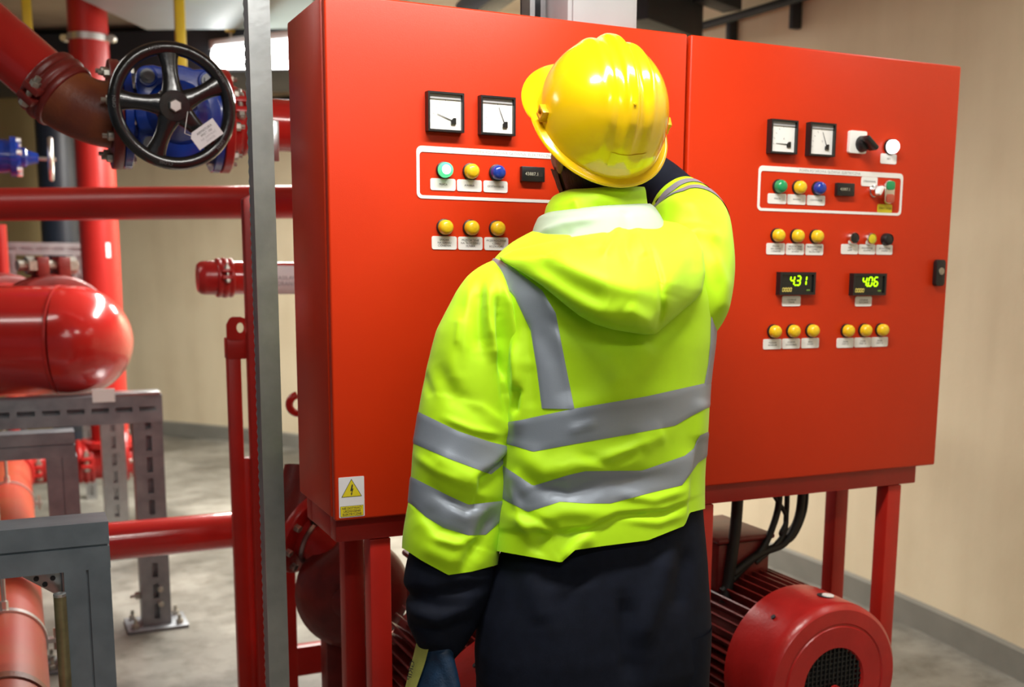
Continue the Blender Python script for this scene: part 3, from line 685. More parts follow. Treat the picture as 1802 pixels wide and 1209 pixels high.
# --- pipe running toward the viewer along the floor, lower left
t = thing('floor_pipe', 'faded red pipe running toward the viewer in hanging clamps, bottom left', 'pipe', (XP, 1.5, ZP))
pts = [V(XP, -0.6, ZP), V(XP, yfar - 0.17, ZP)] + [V(XP + 0.17 * (1 - math.cos(w)), yfar - 0.17 + 0.17 * math.sin(w), ZP) for w in np.linspace(0.15, math.pi / 2, 10)]
xe = pxy(245, 812, yfar)[0]
pipe_mesh([V(XP, -0.6, ZP), V(XP, yfar - 0.17, ZP)], RP, t, M_pipe3, n=44)
MB().tube(pts[1:], RP * 1.03, n=36).build('elbow', M_cred, t)
pipe_mesh([V(XP + 0.17, yfar, ZP), V(xe, yfar, ZP)], RP, t, M_cred)
cx_ = pxy(150, 815, yfar)[0]; coupling(V(cx_, yfar, ZP), EX, RP, 0.085, t, M_cred, V(0, -1, 0.1))
cx2 = pxy(30, 830, yfar)[0]; coupling(V(XP, yfar - 0.22, ZP), V(0, 1, 0), RP, 0.08, t, M_cred, V(1, 0, 0))
fx = pxy(214, 785, yfar)[0]; flange(V(fx, yfar, ZP + 0.03), EX, 0.15, 0.05, t, M_cred, nb=8, bs=0.08)
yb = pxz(15, 1188, ZP + RP)[1]
MB().lathe([(RP * 1.01, -0.02), (RP * 1.05, -0.018), (RP * 1.05, 0.018), (RP * 1.01, 0.02)], V(XP, yb, ZP), V(0, 1, 0), n=44).build('rusty_band', M_rust, t)
for k, yy in enumerate((3.18, 1.225)):
    c = V(XP, yy, ZP)
    tc2 = thing('pipe_clamp', ('silver ring clamp with a side bolt on the floor pipe, below the nearest grey frame', 'silver ring clamp on the floor pipe, behind the nearest grey frame')[1 - k], 'clamp', c, 'ring clamps on the floor pipe')
    MB().lathe([(RP * 1.0, -0.014), (RP * 1.06, -0.014), (RP * 1.06, 0.014), (RP * 1.0, 0.014)], c, V(0, 1, 0), n=44).build('ring', M_zinc, tc2)
    MB().tube([c + EZ * RP, c + EZ * (RP + (0.28 if k == 0 else 0.36))], 0.006, n=10).build('threaded_rod', M_zinc, tc2)
    MB().lathe([(0.011, 0), (0.011, 0.03), (0, 0.03)], c + EZ * RP, EZ, n=6).build('rod_nut', M_zinc, tc2)
    for s_ in (-1, 1):
        MB().box(c + EX * s_ * (RP + 0.018), (0.034, 0.026, 0.012)).build('lug', M_zinc, tc2)
        MB().tube([c + EX * s_ * (RP + 0.024) - EZ * 0.03, c + EX * s_ * (RP + 0.024) + EZ * 0.035], 0.005, n=8).build('lug_bolt', M_bolt, tc2)

# --- lower red cross pipe in front of the slotted frame
a = px(300, 943, 3.62); a, b = a - EX * 0.5, a + EX * 0.6
t = thing('cross_pipe', 'glossy red pipe rising slightly to the right at knee height, left of the galvanised post', 'pipe', (a + b) / 2)
pipe_mesh([a, b], 0.062, t, M_pipe)

# --- capped pipe stub behind the red uprights
a = px(372, 489, 3.55); b = a + EX * 1.7; dd = unit(b - a)
t = thing('capped_pipe', 'red pipe stub with a grooved end cap, just left of the cabinets', 'pipe', a)
MB().tube([a - dd * 0.046, a - dd * 0.044, a - dd * 0.034, a - dd * 0.02, a + dd * 0.02], [0.030, 0.044, 0.052, 0.0545, 0.0545], n=32).build('end_cap', M_cred, t)
pipe_mesh([a, b], 0.0535, t, M_pipe); coupling(a + dd * 0.040, dd, 0.0535, 0.055, t, M_cred, -V(*RC[:, 1]))
lb = px(500, 492, 3.55); s_up = EZ; vw = unit(CAM - lb); vw = unit(vw - dd * vw.dot(dd)); qv = np.cross(dd, vw)
P = np.array([[lb + dd * x + (vw * math.cos(w) + qv * math.sin(w)) * 0.0545 for x in np.linspace(-0.05, 0.08, 5)] for w in np.linspace(-0.95, 1.0, 12)])
lbo = MB().grid(P, closed=False).build('paper_label', M_paper, t)
text_mb('ZASILANIE\nHYDRANTÓW', 0.018, lb + vw * 0.0552 - EZ * 0.004, dd, unit(EZ - vw * vw[2])).build('lettering', M_grey, lbo, smooth=0)

# ================================================================== STEEL SUPPORTS
def profile_post(mb, c, w, dpt, z0, z1, slots=False, groove=False):
    x, y = c
    if slots:
        g = w * 0.10; mb.span(x - w / 2, x - g, y - dpt / 2, y - dpt / 2 + 0.006, z0, z1); mb.span(x + g, x + w / 2, y - dpt / 2, y - dpt / 2 + 0.006, z0, z1)
        z = z0
        while z < z1 - 0.03:
            mb.span(x - g, x + g, y - dpt / 2 + 0.0005, y - dpt / 2 + 0.006, z, min(z1, z + 0.026)); z += 0.085
        mb.span(x - w / 2, x + w / 2, y - dpt / 2 + 0.03, y + dpt / 2, z0, z1)
        mb.span(x - w / 2, x - w / 2 + 0.006, y - dpt / 2 + 0.006, y - dpt / 2 + 0.03, z0, z1); mb.span(x + w / 2 - 0.006, x + w / 2, y - dpt / 2 + 0.006, y - dpt / 2 + 0.03, z0, z1)
    elif groove:
        mb.span(x - w / 2, x - 0.0025, y - dpt / 2, y + dpt / 2, z0, z1); mb.span(x + 0.0025, x + w / 2, y - dpt / 2, y + dpt / 2, z0, z1)
        mb.span(x - 0.0025, x + 0.0025, y - dpt / 2 + 0.006, y + dpt / 2 - 0.006, z0, z1)
def profile_beam(mb, x0, x1, y, dpt, z0, z1, slots=False):
    zc_ = (z0 + z1) / 2; h = z1 - z0
    if slots:
        g = h * 0.09; mb.span(x0, x1, y - dpt / 2, y - dpt / 2 + 0.006, z0, zc_ - g); mb.span(x0, x1, y - dpt / 2, y - dpt / 2 + 0.006, zc_ + g, z1)
        x = x1
        while x > x0 + 0.03:
            mb.span(max(x0, x - 0.024), x, y - dpt / 2 + 0.0005, y - dpt / 2 + 0.006, zc_ - g, zc_ + g); x -= 0.085
        mb.span(x0, x1, y - dpt / 2 + 0.03, y + dpt / 2, z0, z1)
        mb.span(x0, x1, y - dpt / 2 + 0.006, y - dpt / 2 + 0.03, z0, z0 + 0.006); mb.span(x0, x1, y - dpt / 2 + 0.006, y - dpt / 2 + 0.03, z1 - 0.006, z1)
    else:
        mb.span(x0, x1, y - dpt / 2, y + dpt / 2, z0, zc_ - 0.0025); mb.span(x0, x1, y - dpt / 2, y + dpt / 2, zc_ + 0.0025, z1)
        mb.span(x0, x1 - 0.004, y - dpt / 2 + 0.006, y + dpt / 2 - 0.006, zc_ - 0.0025, zc_ + 0.0025)
def foot(parent, x, y, s_, m_):
    f = MB().span(x - s_, x + s_, y - s_ * 0.8, y + s_ * 0.8, 0.0, 0.014).build('foot_plate', m_, parent, bevel=0.003)
    for i in (-1, 1):
        for j in (-1, 1):
            bolt(f, V(x + i * s_ * 0.72, y + j * s_ * 0.55, 0.014), EZ, 0.014, 0.018, M_bolt, name='anchor_bolt', shank=0.02)
    return f
# A: slotted frame carrying the manifold
fa = pxz(284, 1098, 0.0); YA = fa[1]; XA = fa[0]
ztop = pxy(262, 692, YA)[2]; zbot = pxy(262, 740, YA)[2]; xl = pxy(-120, 730, YA)[0]; xr2 = pxy(283, 715, YA)[0]
t = thing('support_frame', 'grey slotted steel frame with a foot plate, under the manifold elbow', 'support', (XA, YA, 0))
mb = MB(); profile_beam(mb, xl, xr2, YA, 0.11, zbot, ztop, True); mb.build('beam', M_galvd, t)
mb = MB(); profile_post(mb, (xr2 - 0.056, YA), 0.108, 0.10, 0.014, zbot, True); po = mb.build('post', M_galvd, t)
foot(t, xr2 - 0.056, YA, 0.115, M_galvd)
for z in (0.10, 0.16): bolt(po, V(xr2 - 0.04, YA - 0.05, z), V(0, -1, 0), 0.012, 0.012)
bolt(po, V(xr2 - 0.111, YA, 0.13), V(-1, 0, 0), 0.016, 0.02, shank=0.02)
MB().span(xr2 - 0.24, xr2 - 0.005, YA - 0.06, YA + 0.03, ztop, ztop + 0.012).build('pad_plate', M_galv, t, bevel=0.002)
MB().span(xr2 - 0.25, xr2 - 0.17, YA - 0.062, YA - 0.058, ztop - 0.02, ztop + 0.03).build('white_tag', M_white, t)
# B: middle frame
YB_ = px(110, 778, 3.85)[1]
z1 = pxy(110, 757, YB_)[2]; z0 = pxy(110, 801, YB_)[2]; x1 = pxy(131, 778, YB_)[0]; x0 = pxy(-120, 778, YB_)[0]
t = thing('box_profile_frame', 'dull grey steel frame standing between the slotted frame and the nearest frame', 'support', (x1 - 0.05, YB_, 0))
mb = MB(); profile_beam(mb, x0, x1, YB_, 0.1, z0, z1); mb.build('beam', M_galvd, t)
mb = MB(); profile_post(mb, (x1 - 0.045, YB_), 0.10, 0.1, 0.014, z0, groove=True); mb.build('post', M_galvd, t); foot(t, x1 - 0.045, YB_, 0.1, M_galvd)
# C: nearest frame
YC = 0.42
z1 = pxy(150, 912, YC)[2]; z0 = pxy(150, 993, YC)[2]; x1 = pxy(192, 945, YC - 0.05)[0]; x0 = pxy(-120, 945, YC)[0]
t = thing('box_profile_frame', 'blue-grey steel frame nearest the viewer, bottom left corner', 'support', (x1 - 0.05, YC, 0))
mb = MB(); profile_beam(mb, x0, x1, YC, 0.1, z0, z1); mb.build('beam', M_galvb, t)
mb = MB(); profile_post(mb, (x1 - 0.047, YC), 0.092, 0.1, 0.014, z0, groove=True); mb.build('post', M_galvb, t); foot(t, x1 - 0.047, YC, 0.1, M_galvb)
# perforated gusset under its beam
g0 = V(x1 - 0.096, YC - 0.01, z0)
gs = MB().prism([(0, 0), (-0.075, 0), (-0.075, -0.008), (-0.012, -0.055), (-0.010, -0.10), (0, -0.10)], g0 + V(0, -0.012, 0), EX, EZ, 0.004).build('gusset', M_galv, t, bevel=0.001)
for dx, dz in ((-0.018, -0.016), (-0.034, -0.028), (-0.050, -0.014), (-0.010, -0.075)):
    MB().lathe([(0.0055, 0), (0.0055, 0.0015), (0, 0.0015)], g0 + V(dx, -0.0165, dz), V(0, -1, 0), n=12).build('hole', M_dark, gs)
# thin upright rod beside it
rp = pxy(105, 1046, YC - 0.085); xb = rp[0]
t = thing('upright_rod', 'thin brass-coloured upright pipe with a bright open end beside the nearest grey frame', 'rod', (xb, rp[1], 0))
MB().tube([(xb, rp[1], 0.0), (xb, rp[1], rp[2])], 0.0125, n=18).build('tube', M_brass, t)
MB().lathe([(0.0128, -0.004), (0.0128, 0.002), (0.009, 0.003), (0, 0.003)], rp, EZ, n=18).build('end_rim', M_zinc, t)
MB().lathe([(0.03, 0), (0.03, 0.008), (0.0125, 0.012)], (xb, rp[1], 0), EZ, n=18).build('base', M_brass, t)
# D: light slotted post further back
fd = px(205, 900, 5.4); XD, YD = fd[0], fd[1]
zt = pxy(190, 690, YD)[2]
t = thing('slotted_post', 'pale galvanised slotted post seen between the grey frames', 'support', (XD, YD, 0))
mb = MB(); profile_post(mb, (XD, YD), 0.108, 0.08, 0.01, zt, True); mb.build('post', M_galv, t); foot(t, XD, YD, 0.11, M_galv)
# far perforated frame
YF = px(80, 440, 6.4)[1]; za = pxy(80, 427, YF)[2]; zb_ = pxy(80, 449, YF)[2]; x0 = pxy(6, 438, YF)[0]; x1 = pxy(148, 438, YF)[0]
t = thing('perforated_frame', 'white perforated steel frame far behind the manifold coupling', 'support', ((x0 + x1) / 2, YF, 0))
mb = MB(); profile_beam(mb, x0, x1, YF, 0.05, zb_, za, True); mb.build('beam', M_galv, t)
for x in (x0 + 0.03, x1 - 0.035):
    mb = MB(); profile_post(mb, (x, YF), 0.06, 0.05, 0, zb_, True); mb.build('post', M_galv, t)

# --- tall galvanised post beside the cabinets
pp = px(470, 600, 2.20); XG, YG = pp[0], pp[1]
t = thing('strut_post', 'tall galvanised strut channel standing left of the red cabinets', 'post', (XG, YG, 0))
s_ = 0.041
mb = MB(); mb.span(XG - s_ / 2, XG + s_ / 2, YG - 0.0205, YG - 0.018, 0.012, ZC); mb.build('web', M_galv, t)
for g in (-1, 1):
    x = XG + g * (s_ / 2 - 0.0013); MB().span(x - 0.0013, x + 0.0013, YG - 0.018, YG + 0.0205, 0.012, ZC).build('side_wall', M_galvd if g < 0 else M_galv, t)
    mb = MB(); z = 0.02                                  # toothed inturned lip
    v = []; f = []; n = 300; xw = XG + g * (s_ / 2 - 0.0013)
    for i in range(n):
        zz = 0.012 + (ZC - 0.012) * i / (n - 1); d_ = 0.010 + (0.0022 if i % 2 else 0)
        v += [(xw, YG + 0.0195, zz), (xw - g * 0.009, YG + 0.0195, zz), (xw - g * 0.009, YG + 0.0195 - d_ * 0.6, zz), (xw + g * (0.0032 if i % 2 else 0.0012), YG + 0.021, zz)]
    for i in range(n - 1):
        a_ = 4 * i; f += [(a_, a_ + 1, a_ + 5, a_ + 4), (a_ + 1, a_ + 2, a_ + 6, a_ + 5), (a_, a_ + 4, a_ + 7, a_ + 3)]
    mb.add(v, f); mb.build('toothed_lip', M_galv, t, smooth=0)
foot(t, XG, YG, 0.06, M_galv)

# --- red pump frame: uprights left of the cabinets
t = thing('pump_frame', 'red welded pump frame of uprights and crossbars behind the galvanised post', 'frame', (px(440, 900, 3.0)[0], px(440, 900, 3.0)[1], 0))
pu = px(446, 620, 3.0); xu, yu = pu[0], pu[1]; zt = pxy(436, 338, yu)[2]
mb = MB(); mb.add([(xu - 0.017, yu - 0.02, 0), (xu + 0.017, yu - 0.02, 0), (xu + 0.017, yu + 0.02, 0), (xu - 0.017, yu + 0.02, 0), (xu - 0.017, yu - 0.02, zt - 0.02), (xu + 0.017, yu - 0.02, zt), (xu + 0.017, yu + 0.02, zt), (xu - 0.017, yu + 0.02, zt - 0.02)],
       [(0, 1, 2, 3), (4, 7, 6, 5), (0, 4, 5, 1), (1, 5, 6, 2), (2, 6, 7, 3), (3, 7, 4, 0)]); mb.build('upright', M_frame, t, bevel=0.002)
pu2 = px(417, 700, 3.06); x2, y2 = pu2[0], pu2[1]; ztb = pxy(412, 557, y2)[2]; zbar = pxy(412, 592, y2)[2]; zlow = pxy(412, 806, y2)[2]
# gusset plate with chamfered top and a hole (ring built of segments)
w2 = 0.050; hole = [(0.012 + 0.010 * math.cos(a), -0.030 + 0.014 * math.sin(a)) for a in np.linspace(0, 2 * math.pi, 17)[:-1]]
outer = []
for a in np.linspace(0, 2 * math.pi, 17)[:-1]:
    dx, dz = math.cos(a), math.sin(a); k = min((w2 / 2 + 0.002) / max(abs(dx), 1e-6), (0.032 / max(abs(dz), 1e-6))); outer.append((0.0 + dx * k, -0.032 + dz * k))
outer = [(max(-w2 / 2, x), z) if not (z > -0.006 and x < -0.005) else (max(-w2 / 2, x) * 0.65, z) for x, z in outer]
v = []; f = []
for o_ in (0, 0.006):
    v += [V(x2 + x, y2 - 0.02 + o_, ztb + z) for x, z in outer] + [V(x2 + x, y2 - 0.02 + o_, ztb + z) for x, z in hole]
n = 16
for i in range(n):
    j = (i + 1) % n; f += [(i, j, n + j, n + i), (2 * n + i, 3 * n + i, 3 * n + j, 2 * n + j), (i, 2 * n + i, 2 * n + j, j), (n + i, n + j, 3 * n + j, 3 * n + i)]
MB().add(v, f).build('lifting_plate', M_frame, t)
MB().span(x2 - 0.025, x2 + 0.06, y2 - 0.018, y2 + 0.03, zbar - 0.062, zbar - 0.004).build('crossbar', M_frame, t, bevel=0.003)
MB().span(x2 - 0.024, x2 + 0.012, y2 - 0.016, y2 + 0.02, 0.0, zbar - 0.06).build('upright', M_frame, t, bevel=0.002)
MB().span(x2 + 0.01, xu + 0.0, y2 - 0.012, y2 + 0.012, 0.0, zlow).build('web_plate', M_frame, t, bevel=0.002)
pu3 = px(508, 1100, 3.22); x3, y3 = pu3[0] , pu3[1]
MB().span(x3 - 0.02, x3 + 0.02, y3 - 0.02, y3 + 0.02, 0, pxy(505, 862, y3)[2]).build('upright', M_frame, t, bevel=0.002)
zc1 = pxy(560, 1132, y3)[2]; zc0 = pxy(560, 1182, y3)[2]
MB().span(xu, x3 + 0.42, y3 - 0.015, y3 + 0.025, zc0, zc1).build('crossbar', M_frame, t, bevel=0.003)
MB().span(xu - 0.05, x3 + 0.4, y3 - 0.03, y3 + 0.03, 0.0, 0.05).build('base_rail', M_frame, t, bevel=0.004)

# ================================================================== PUMPS AND MOTORS
def motor(xc, zc_, R, yf, label, plabel, group):
    t = thing('electric_motor', label, 'motor', (xc, yf + 0.3, 0), group)
    L = 0.175; ax = V(0, 1, 0); c = V(xc, yf, zc_)
    MB().lathe([(R * 0.44, 0.012), (R * 0.46, 0.004), (R * 0.72, 0.002), (R * 0.735, 0.006), (R * 0.75, 0.0065), (R * 0.765, 0.003), (R * 0.93, 0.004), (R * 0.985, 0.014), (R, 0.035), (R * 1.01, L), (R * 0.99, L), (R * 0.97, 0.04), (R * 0.44, 0.03)], c, ax, n=64, caps=False).build('fan_cover', M_cred, t)
    # grille: crossing bars over a dark well, stepped outline
    MB().lathe([(R * 0.44, 0.03), (R * 0.44, 0.06), (0, 0.06)], c, ax, n=32).build('fan_well', M_dark, t)
    gr = MB(); st = 0.0125; k = int(R * 0.44 / st)
    for i in range(-k, k + 1):
        hw_ = math.sqrt(max(0, (R * 0.45) ** 2 - (i * st) ** 2))
        gr.box(c + V(i * st, 0.010, 0), (0.0035, 0.004, hw_ * 2)); gr.box(c + V(0, 0.012, i * st), (hw_ * 2, 0.004, 0.0035))
    g = gr.build('fan_grille', M_blackp, t, smooth=0); g['kind'] = 'stuff'
    MB().lathe([(0.018, 0.0), (0.018, 0.008), (0, 0.008)], c + V(0, 0.004, -0.02), -ax, n=16).build('grille_hub', M_cred, t)
    h = MB().lathe([(0.020, 0), (0.020, 0.0015), (0, 0.0015)], c + V(R * 0.10, 0.075, R * 1.0), unit(V(0.08, 0, 1)), n=20).build('eye_hole', M_dark, t)
    MB().lathe([(0.015, 0.001), (0.014, 0.004), (0, 0.005)], c + V(R * 0.10 + 0.004, 0.070, R * 1.0), unit(V(0.08, 0, 1)), n=16).build('grease_cap', M_white, t)
    MB().lathe([(0.006, 0), (0.006, 0.003), (0, 0.003)], c + V(-R * 0.62, 0.09, R * 0.80), V(-0.62, 0, 0.8), n=10).build('screw', M_dark, t)
    Lb = 0.42; MB().lathe([(R * 0.80, 0), (R * 0.80, Lb), (R * 0.6, Lb + 0.05), (0.03, Lb + 0.06), (0.03, Lb + 0.15)], c + ax * L, ax, n=40).build('stator_body', M_coup, t)
    nf = 34
    for i in range(nf):
        w = math.radians(-30 + 240 * i / (nf - 1)); d = V(math.cos(w), 0, math.sin(w)); tg = V(-math.sin(w), 0, math.cos(w))
        MB().box(c + ax * (L + Lb / 2 - 0.02) + d * R * 0.89, (R * 0.22, 0.004, Lb * 0.92), ex=d, ey=tg, ez=ax).build('cooling_fin', M_coup, t, smooth=0)
    tb = MB().span(xc - R * 0.62, xc + R * 0.22, yf + L + 0.15, yf + L + 0.37, zc_ + R * 0.75, zc_ + R * 1.42).build('terminal_box', M_coup, t, bevel=0.012)
    MB().span(xc - R * 0.66, xc + R * 0.26, yf + L + 0.14, yf + L + 0.38, zc_ + R * 1.42, zc_ + R * 1.50).build('lid', M_coup, tb, bevel=0.008)
    for s_ in (-1, 1):
        MB().span(xc + s_ * R * 0.75 - 0.04, xc + s_ * R * 0.75 + 0.04, yf + L + 0.03, yf + L + Lb - 0.03, 0.0, zc_ - R * 0.55).build('foot', M_coup, t, bevel=0.006)
    # pump behind the motor
    if plabel is None: return t
    yp = yf + L + Lb + 0.32
    p = thing('fire_pump', plabel, 'pump', (xc, yp, 0), None)
    MB().lathe([(0.05, -0.13), (0.10, -0.12), (0.12, -0.05), (0.24, -0.045), (0.26, 0.0), (0.24, 0.05), (0.13, 0.06), (0.11, 0.16), (0.10, 0.16)], V(xc, yp, zc_), ax, n=44).build('volute', M_coup, p)
    flange(V(xc, yp + 0.17, zc_), ax, 0.16, 0.025, p, M_cred, nb=8)
    MB().span(xc - 0.15, xc + 0.15, yp - 0.08, yp + 0.08, 0.0, zc_ - 0.15).build('foot', M_coup, p, bevel=0.006)
    return t
YM = -0.165
m1 = pxy(1470, 1205, YM)
motor(m1[0], m1[2], 0.196, YM, 'large red electric motor with a black fan grille, lower right under the cabinets', 'dark red pump behind the motor at the lower right', None)
XM2 = m1[0] - 0.765
t2 = motor(XM2, m1[2], 0.196, YM, "red electric motor half hidden behind the worker's hanging arm and legs", None, None)
for k, (x, z, r_) in enumerate(((-0.115, 0.105, 0.006), (-0.075, 0.125, 0.003), (-0.06, 0.13, 0.0025), (-0.05, 0.10, 0.002))):
    MB().lathe([(r_, 0), (r_ * 0.9, 0.0012), (0, 0.0016)], V(XM2 + x, YM + 0.004, m1[2] + z), V(0, -1, 0), n=10).build('paint_drip', M_white, t2)

# suction flange and casing seen left of the cabinet legs
pc = px(620, 1043, 2.92)
t = thing('suction_casing', 'dark red round pump casing with a bolted flange, left behind the cabinet legs', 'pump', (pc[0], pc[1], 0))
fdir = unit(px(545, 930, 2.98) - pc); cd = unit(V(-0.35, -0.94, 0.0))
MB().lathe([(0.05, 0.075), (0.09, 0.07), (0.125, 0.045), (0.148, 0.02), (0.152, -0.02), (0.14, -0.07), (0.05, -0.08)], pc, cd, n=44).build('casing', M_coup, t)
MB().lathe([(0.045, 0), (0.045, 0.02), (0.028, 0.03), (0, 0.03)], pc + cd * 0.07, cd, n=24).build('bearing_cap', M_coup, t)
fc = px(540, 938, 2.95); fdx = unit(V(0.62, -0.72, -0.36))
MB().tube([fc, fc + fdx * 0.05, pc - cd * 0.02 + EZ * 0.05], [0.064, 0.064, 0.085], n=32).build('inlet_neck', M_cred, t)
flange(fc, fdx, 0.115, 0.024, t, M_cred, nb=8, bs=0.095, both=False, a0=0.3)
MB().lathe([(0.074, 0), (0.076, 0.004), (0.070, 0.010), (0.064, 0.010)], fc + fdx * 0.034, fdx, n=36).build('gasket_ring', M_galv, t)
bk = px(552, 908, 2.9); MB().box(bk, (0.02, 0.05, 0.045)).build('bracket', M_blackp, t, bevel=0.004)
MB().tube([fc, fc - fdx * 0.03, fc + V(0.01, 0.05, 0.09), fc + V(0.03, 0.07, 0.16)], [0.07, 0.074, 0.075, 0.07], n=28).build('suction_bend', M_coup, t)
for (u, v_) in ((520, 858), (505, 866)): pass
MB().span(pc[0] - 0.06, pc[0] + 0.06, pc[1] + 0.05, pc[1] + 0.12, 0.0, pc[2] - 0.10).build('pedestal', M_coup, t, bevel=0.005)
# little red pipe hooks between post and cabinet
for k, (u, v_) in enumerate(((508, 712), (512, 860))):
    c = px(u, v_, 3.3); t = thing('pipe_hook', ('small red pipe hook beside the upper left edge of the stand post', 'small red pipe hook just above the suction flange')[k] if k else 'small red pipe hook at mid height between post and cabinet', 'hook', c)
    MB().tube(arc(c + V(0.03, 0, 0), V(1, 0, 0), EZ, 0.028, math.radians(100), math.radians(300), 12), 0.012, n=12).build('bend', M_pipe, t)
    MB().tube([c + V(0.03, 0, -0.02), c + V(0.25, 0, -0.01)], 0.011, n=12).build('arm', M_pipe, t)

# toothed strut behind the front left leg
zs = px(657, 1209, 2.6)
t = thing('toothed_rail', 'short toothed steel rail standing between the cabinet legs', 'rail', (zs[0], zs[1], 0))
v = []; f = []; n = 42; zt = px(657, 1122, 2.6)[2]
for i in range(n):
    z = 0.0 + zt * i / (n - 1); d_ = 0.0085 if i % 2 else -0.0085
    v += [(zs[0] + d_, zs[1] - 0.008, z), (zs[0] + 0.022, zs[1] - 0.002, z), (zs[0] + 0.022, zs[1] + 0.008, z), (zs[0] + d_, zs[1] + 0.004, z)]
for i in range(n - 1):
    for k in range(4): f.append((4 * i + k, 4 * i + (k + 1) % 4, 4 * i + 4 + (k + 1) % 4, 4 * i + 4 + k))
MB().add(v, f).build('teeth', mat('pink painted steel', (0.50, 0.25, 0.24), 0.4), t, smooth=0)
MB().span(zs[0] - 0.008, zs[0] + 0.024, zs[1] - 0.012, zs[1] + 0.012, 0, 0.01).build('base', M_frame, t)

# cables from the right cabinet to its motor
t = thing('cable_bundle', 'bundle of black cables hanging from the right cabinet to the motor below', 'cable', px(1380, 880, 3.0))
def cable(pts, r_): 
    P = [np.asarray(p, float) for p in pts]; Q = []
    for i in range(len(P) - 1):
        p0, p1, p2, p3 = P[max(i - 1, 0)], P[i], P[i + 1], P[min(i + 2, len(P) - 1)]
        for s in np.linspace(0, 1, 8)[:-1]:
            Q.append(0.5 * ((2 * p1) + (-p0 + p2) * s + (2 * p0 - 5 * p1 + 4 * p2 - p3) * s * s + (-p0 + 3 * p1 - 3 * p2 + p3) * s ** 3))
    MB().tube(Q + [P[-1]], r_, n=10).build('cable', M_rubber, t)
dc = 0.0
def px3(u, v_, y_): return pxy(u, v_, 0.15 + y_)
cable([px3(1299, 860, dc), px3(1295, 920, dc), px3(1287, 985, dc), px3(1276, 1060, dc)], 0.015)
cable([px3(1372, 850, dc), px3(1368, 900, dc), px3(1345, 960, dc), px3(1308, 1000, dc), px3(1270, 1040, dc)], 0.009)
cable([px3(1412, 850, dc), px3(1405, 910, dc), px3(1380, 955, dc), px3(1335, 975, dc), px3(1290, 1010, dc)], 0.011)
cable([px3(1414, 850, dc + .05), px3(1398, 920, dc + .05), px3(1374, 940, dc), px3(1384, 910, dc), px3(1362, 872, dc), px3(1350, 850, dc)], 0.006)
cable([px3(1385, 850, dc), px3(1384, 900, dc), px3(1376, 945, dc), px3(1330, 990, dc)], 0.007)
cable([px3(1420, 850, dc), px3(1416, 900, dc), px3(1396, 945, dc), px3(1366, 962, dc), px3(1322, 985, dc)], 0.006)

# ================================================================== OVERHEAD
x0, x1 = pxy(970, 20, 0.16)[0], pxy(1090, 30, 0.16)[0]
t = thing('sheet_metal_trunk', 'pale grey sheet-metal cable trunk rising from the cabinets to the ceiling', 'cable duct', ((x0 + x1) / 2, 0.16, ZB + 1.0))
M_sheet = mat('pale grey sheet metal', (0.50, 0.54, 0.56), 0.4, metal=0.2, var=0.1, scale=9)
MB().span(x0, x1, 0.08, 0.22, ZB + 1.001, ZC).build('duct', M_sheet, t, bevel=0.004)
MB().span(x0 + 0.01, x1 - 0.01, 0.074, 0.081, ZB + 1.002, ZC).build('cover', M_sheet, t, bevel=0.003)
x0b, x1b = pxy(926, 10, 0.2)[0], min(pxy(962, 10, 0.2)[0], x0 - 0.004)
t = thing('strut_channel', 'grey strut channel with a dark opening left of the cable trunk', 'channel', ((x0b + x1b) / 2, 0.2, ZB + 1.0))
MB().span(x0b, x0b + 0.012, 0.18, 0.23, ZB + 1.001, ZC).build('flange', M_galv, t); MB().span(x1b - 0.012, x1b, 0.18, 0.23, ZB + 1.001, ZC).build('flange', M_galv, t)
MB().span(x0b, x1b, 0.225, 0.232, ZB + 1.001, ZC).build('web', M_galvd, t)
for k in range(8): MB().span(x0b + 0.016, x1b - 0.016, 0.218, 0.2255, ZB + 1.03 + 0.09 * k, ZB + 1.08 + 0.09 * k).build('slot', M_dark, t)
# conduit around the round wall
zq = 2.63; rr_ = WR - 0.06
t = thing('wall_conduit', 'dark conduit running along the top of the round wall', 'conduit', (*wall_pt(0.1, rr_), zq))
MB().tube([V(*wall_pt(a, rr_), zq) for a in np.linspace(math.radians(-8), math.radians(62), 70)], 0.020, n=12).build('tube', M_dark, t)
for a in (0.03, 0.085, 0.2, 0.33, 0.46, 0.6, 0.75, 0.9):
    q = V(*wall_pt(a, rr_), zq); w_ = V(*wall_pt(a, WR), zq)
    MB().box((q + w_) / 2 - EZ * 0.05, (0.05, 0.03, 0.14), ex=unit(w_ - q)).build('bracket', M_dark, t, bevel=0.003)
# ceiling beams and ducts
beam('ceiling_duct', 'wide black duct under the ceiling, behind the black handwheel', px(-200, 95, 7.0), px(640, 100, 6.4), 0.75, 2.50, 2.74, M_dark, 'duct')
M_pale = mat('pale blue-grey sheet', (0.36, 0.45, 0.47), 0.5, var=0.1, scale=3)
beam('ceiling_panel', 'pale blue-grey ceiling panel at the top left', px(200, 20, 5.3), px(640, 20, 5.2), 0.7, 2.62, 2.66, M_pale, 'panel')
beam('ceiling_beam', 'black ceiling beam just right of the cable trunk', px(1090, 10, 4.6), px(1190, 18, 5.0), 0.28, 2.46, 2.70, M_dark)
beam('ceiling_beam', 'second black ceiling beam, thinner, further right', px(1235, -12, 4.8), px(1290, -12, 5.0), 0.1, 2.60, 2.72, M_dark)
beam('ceiling_beam', 'dark ceiling beam just left of the strut channel', px(820, 8, 5.0), px(930, -2, 4.2), 0.10, 2.52, 2.62, M_dark)
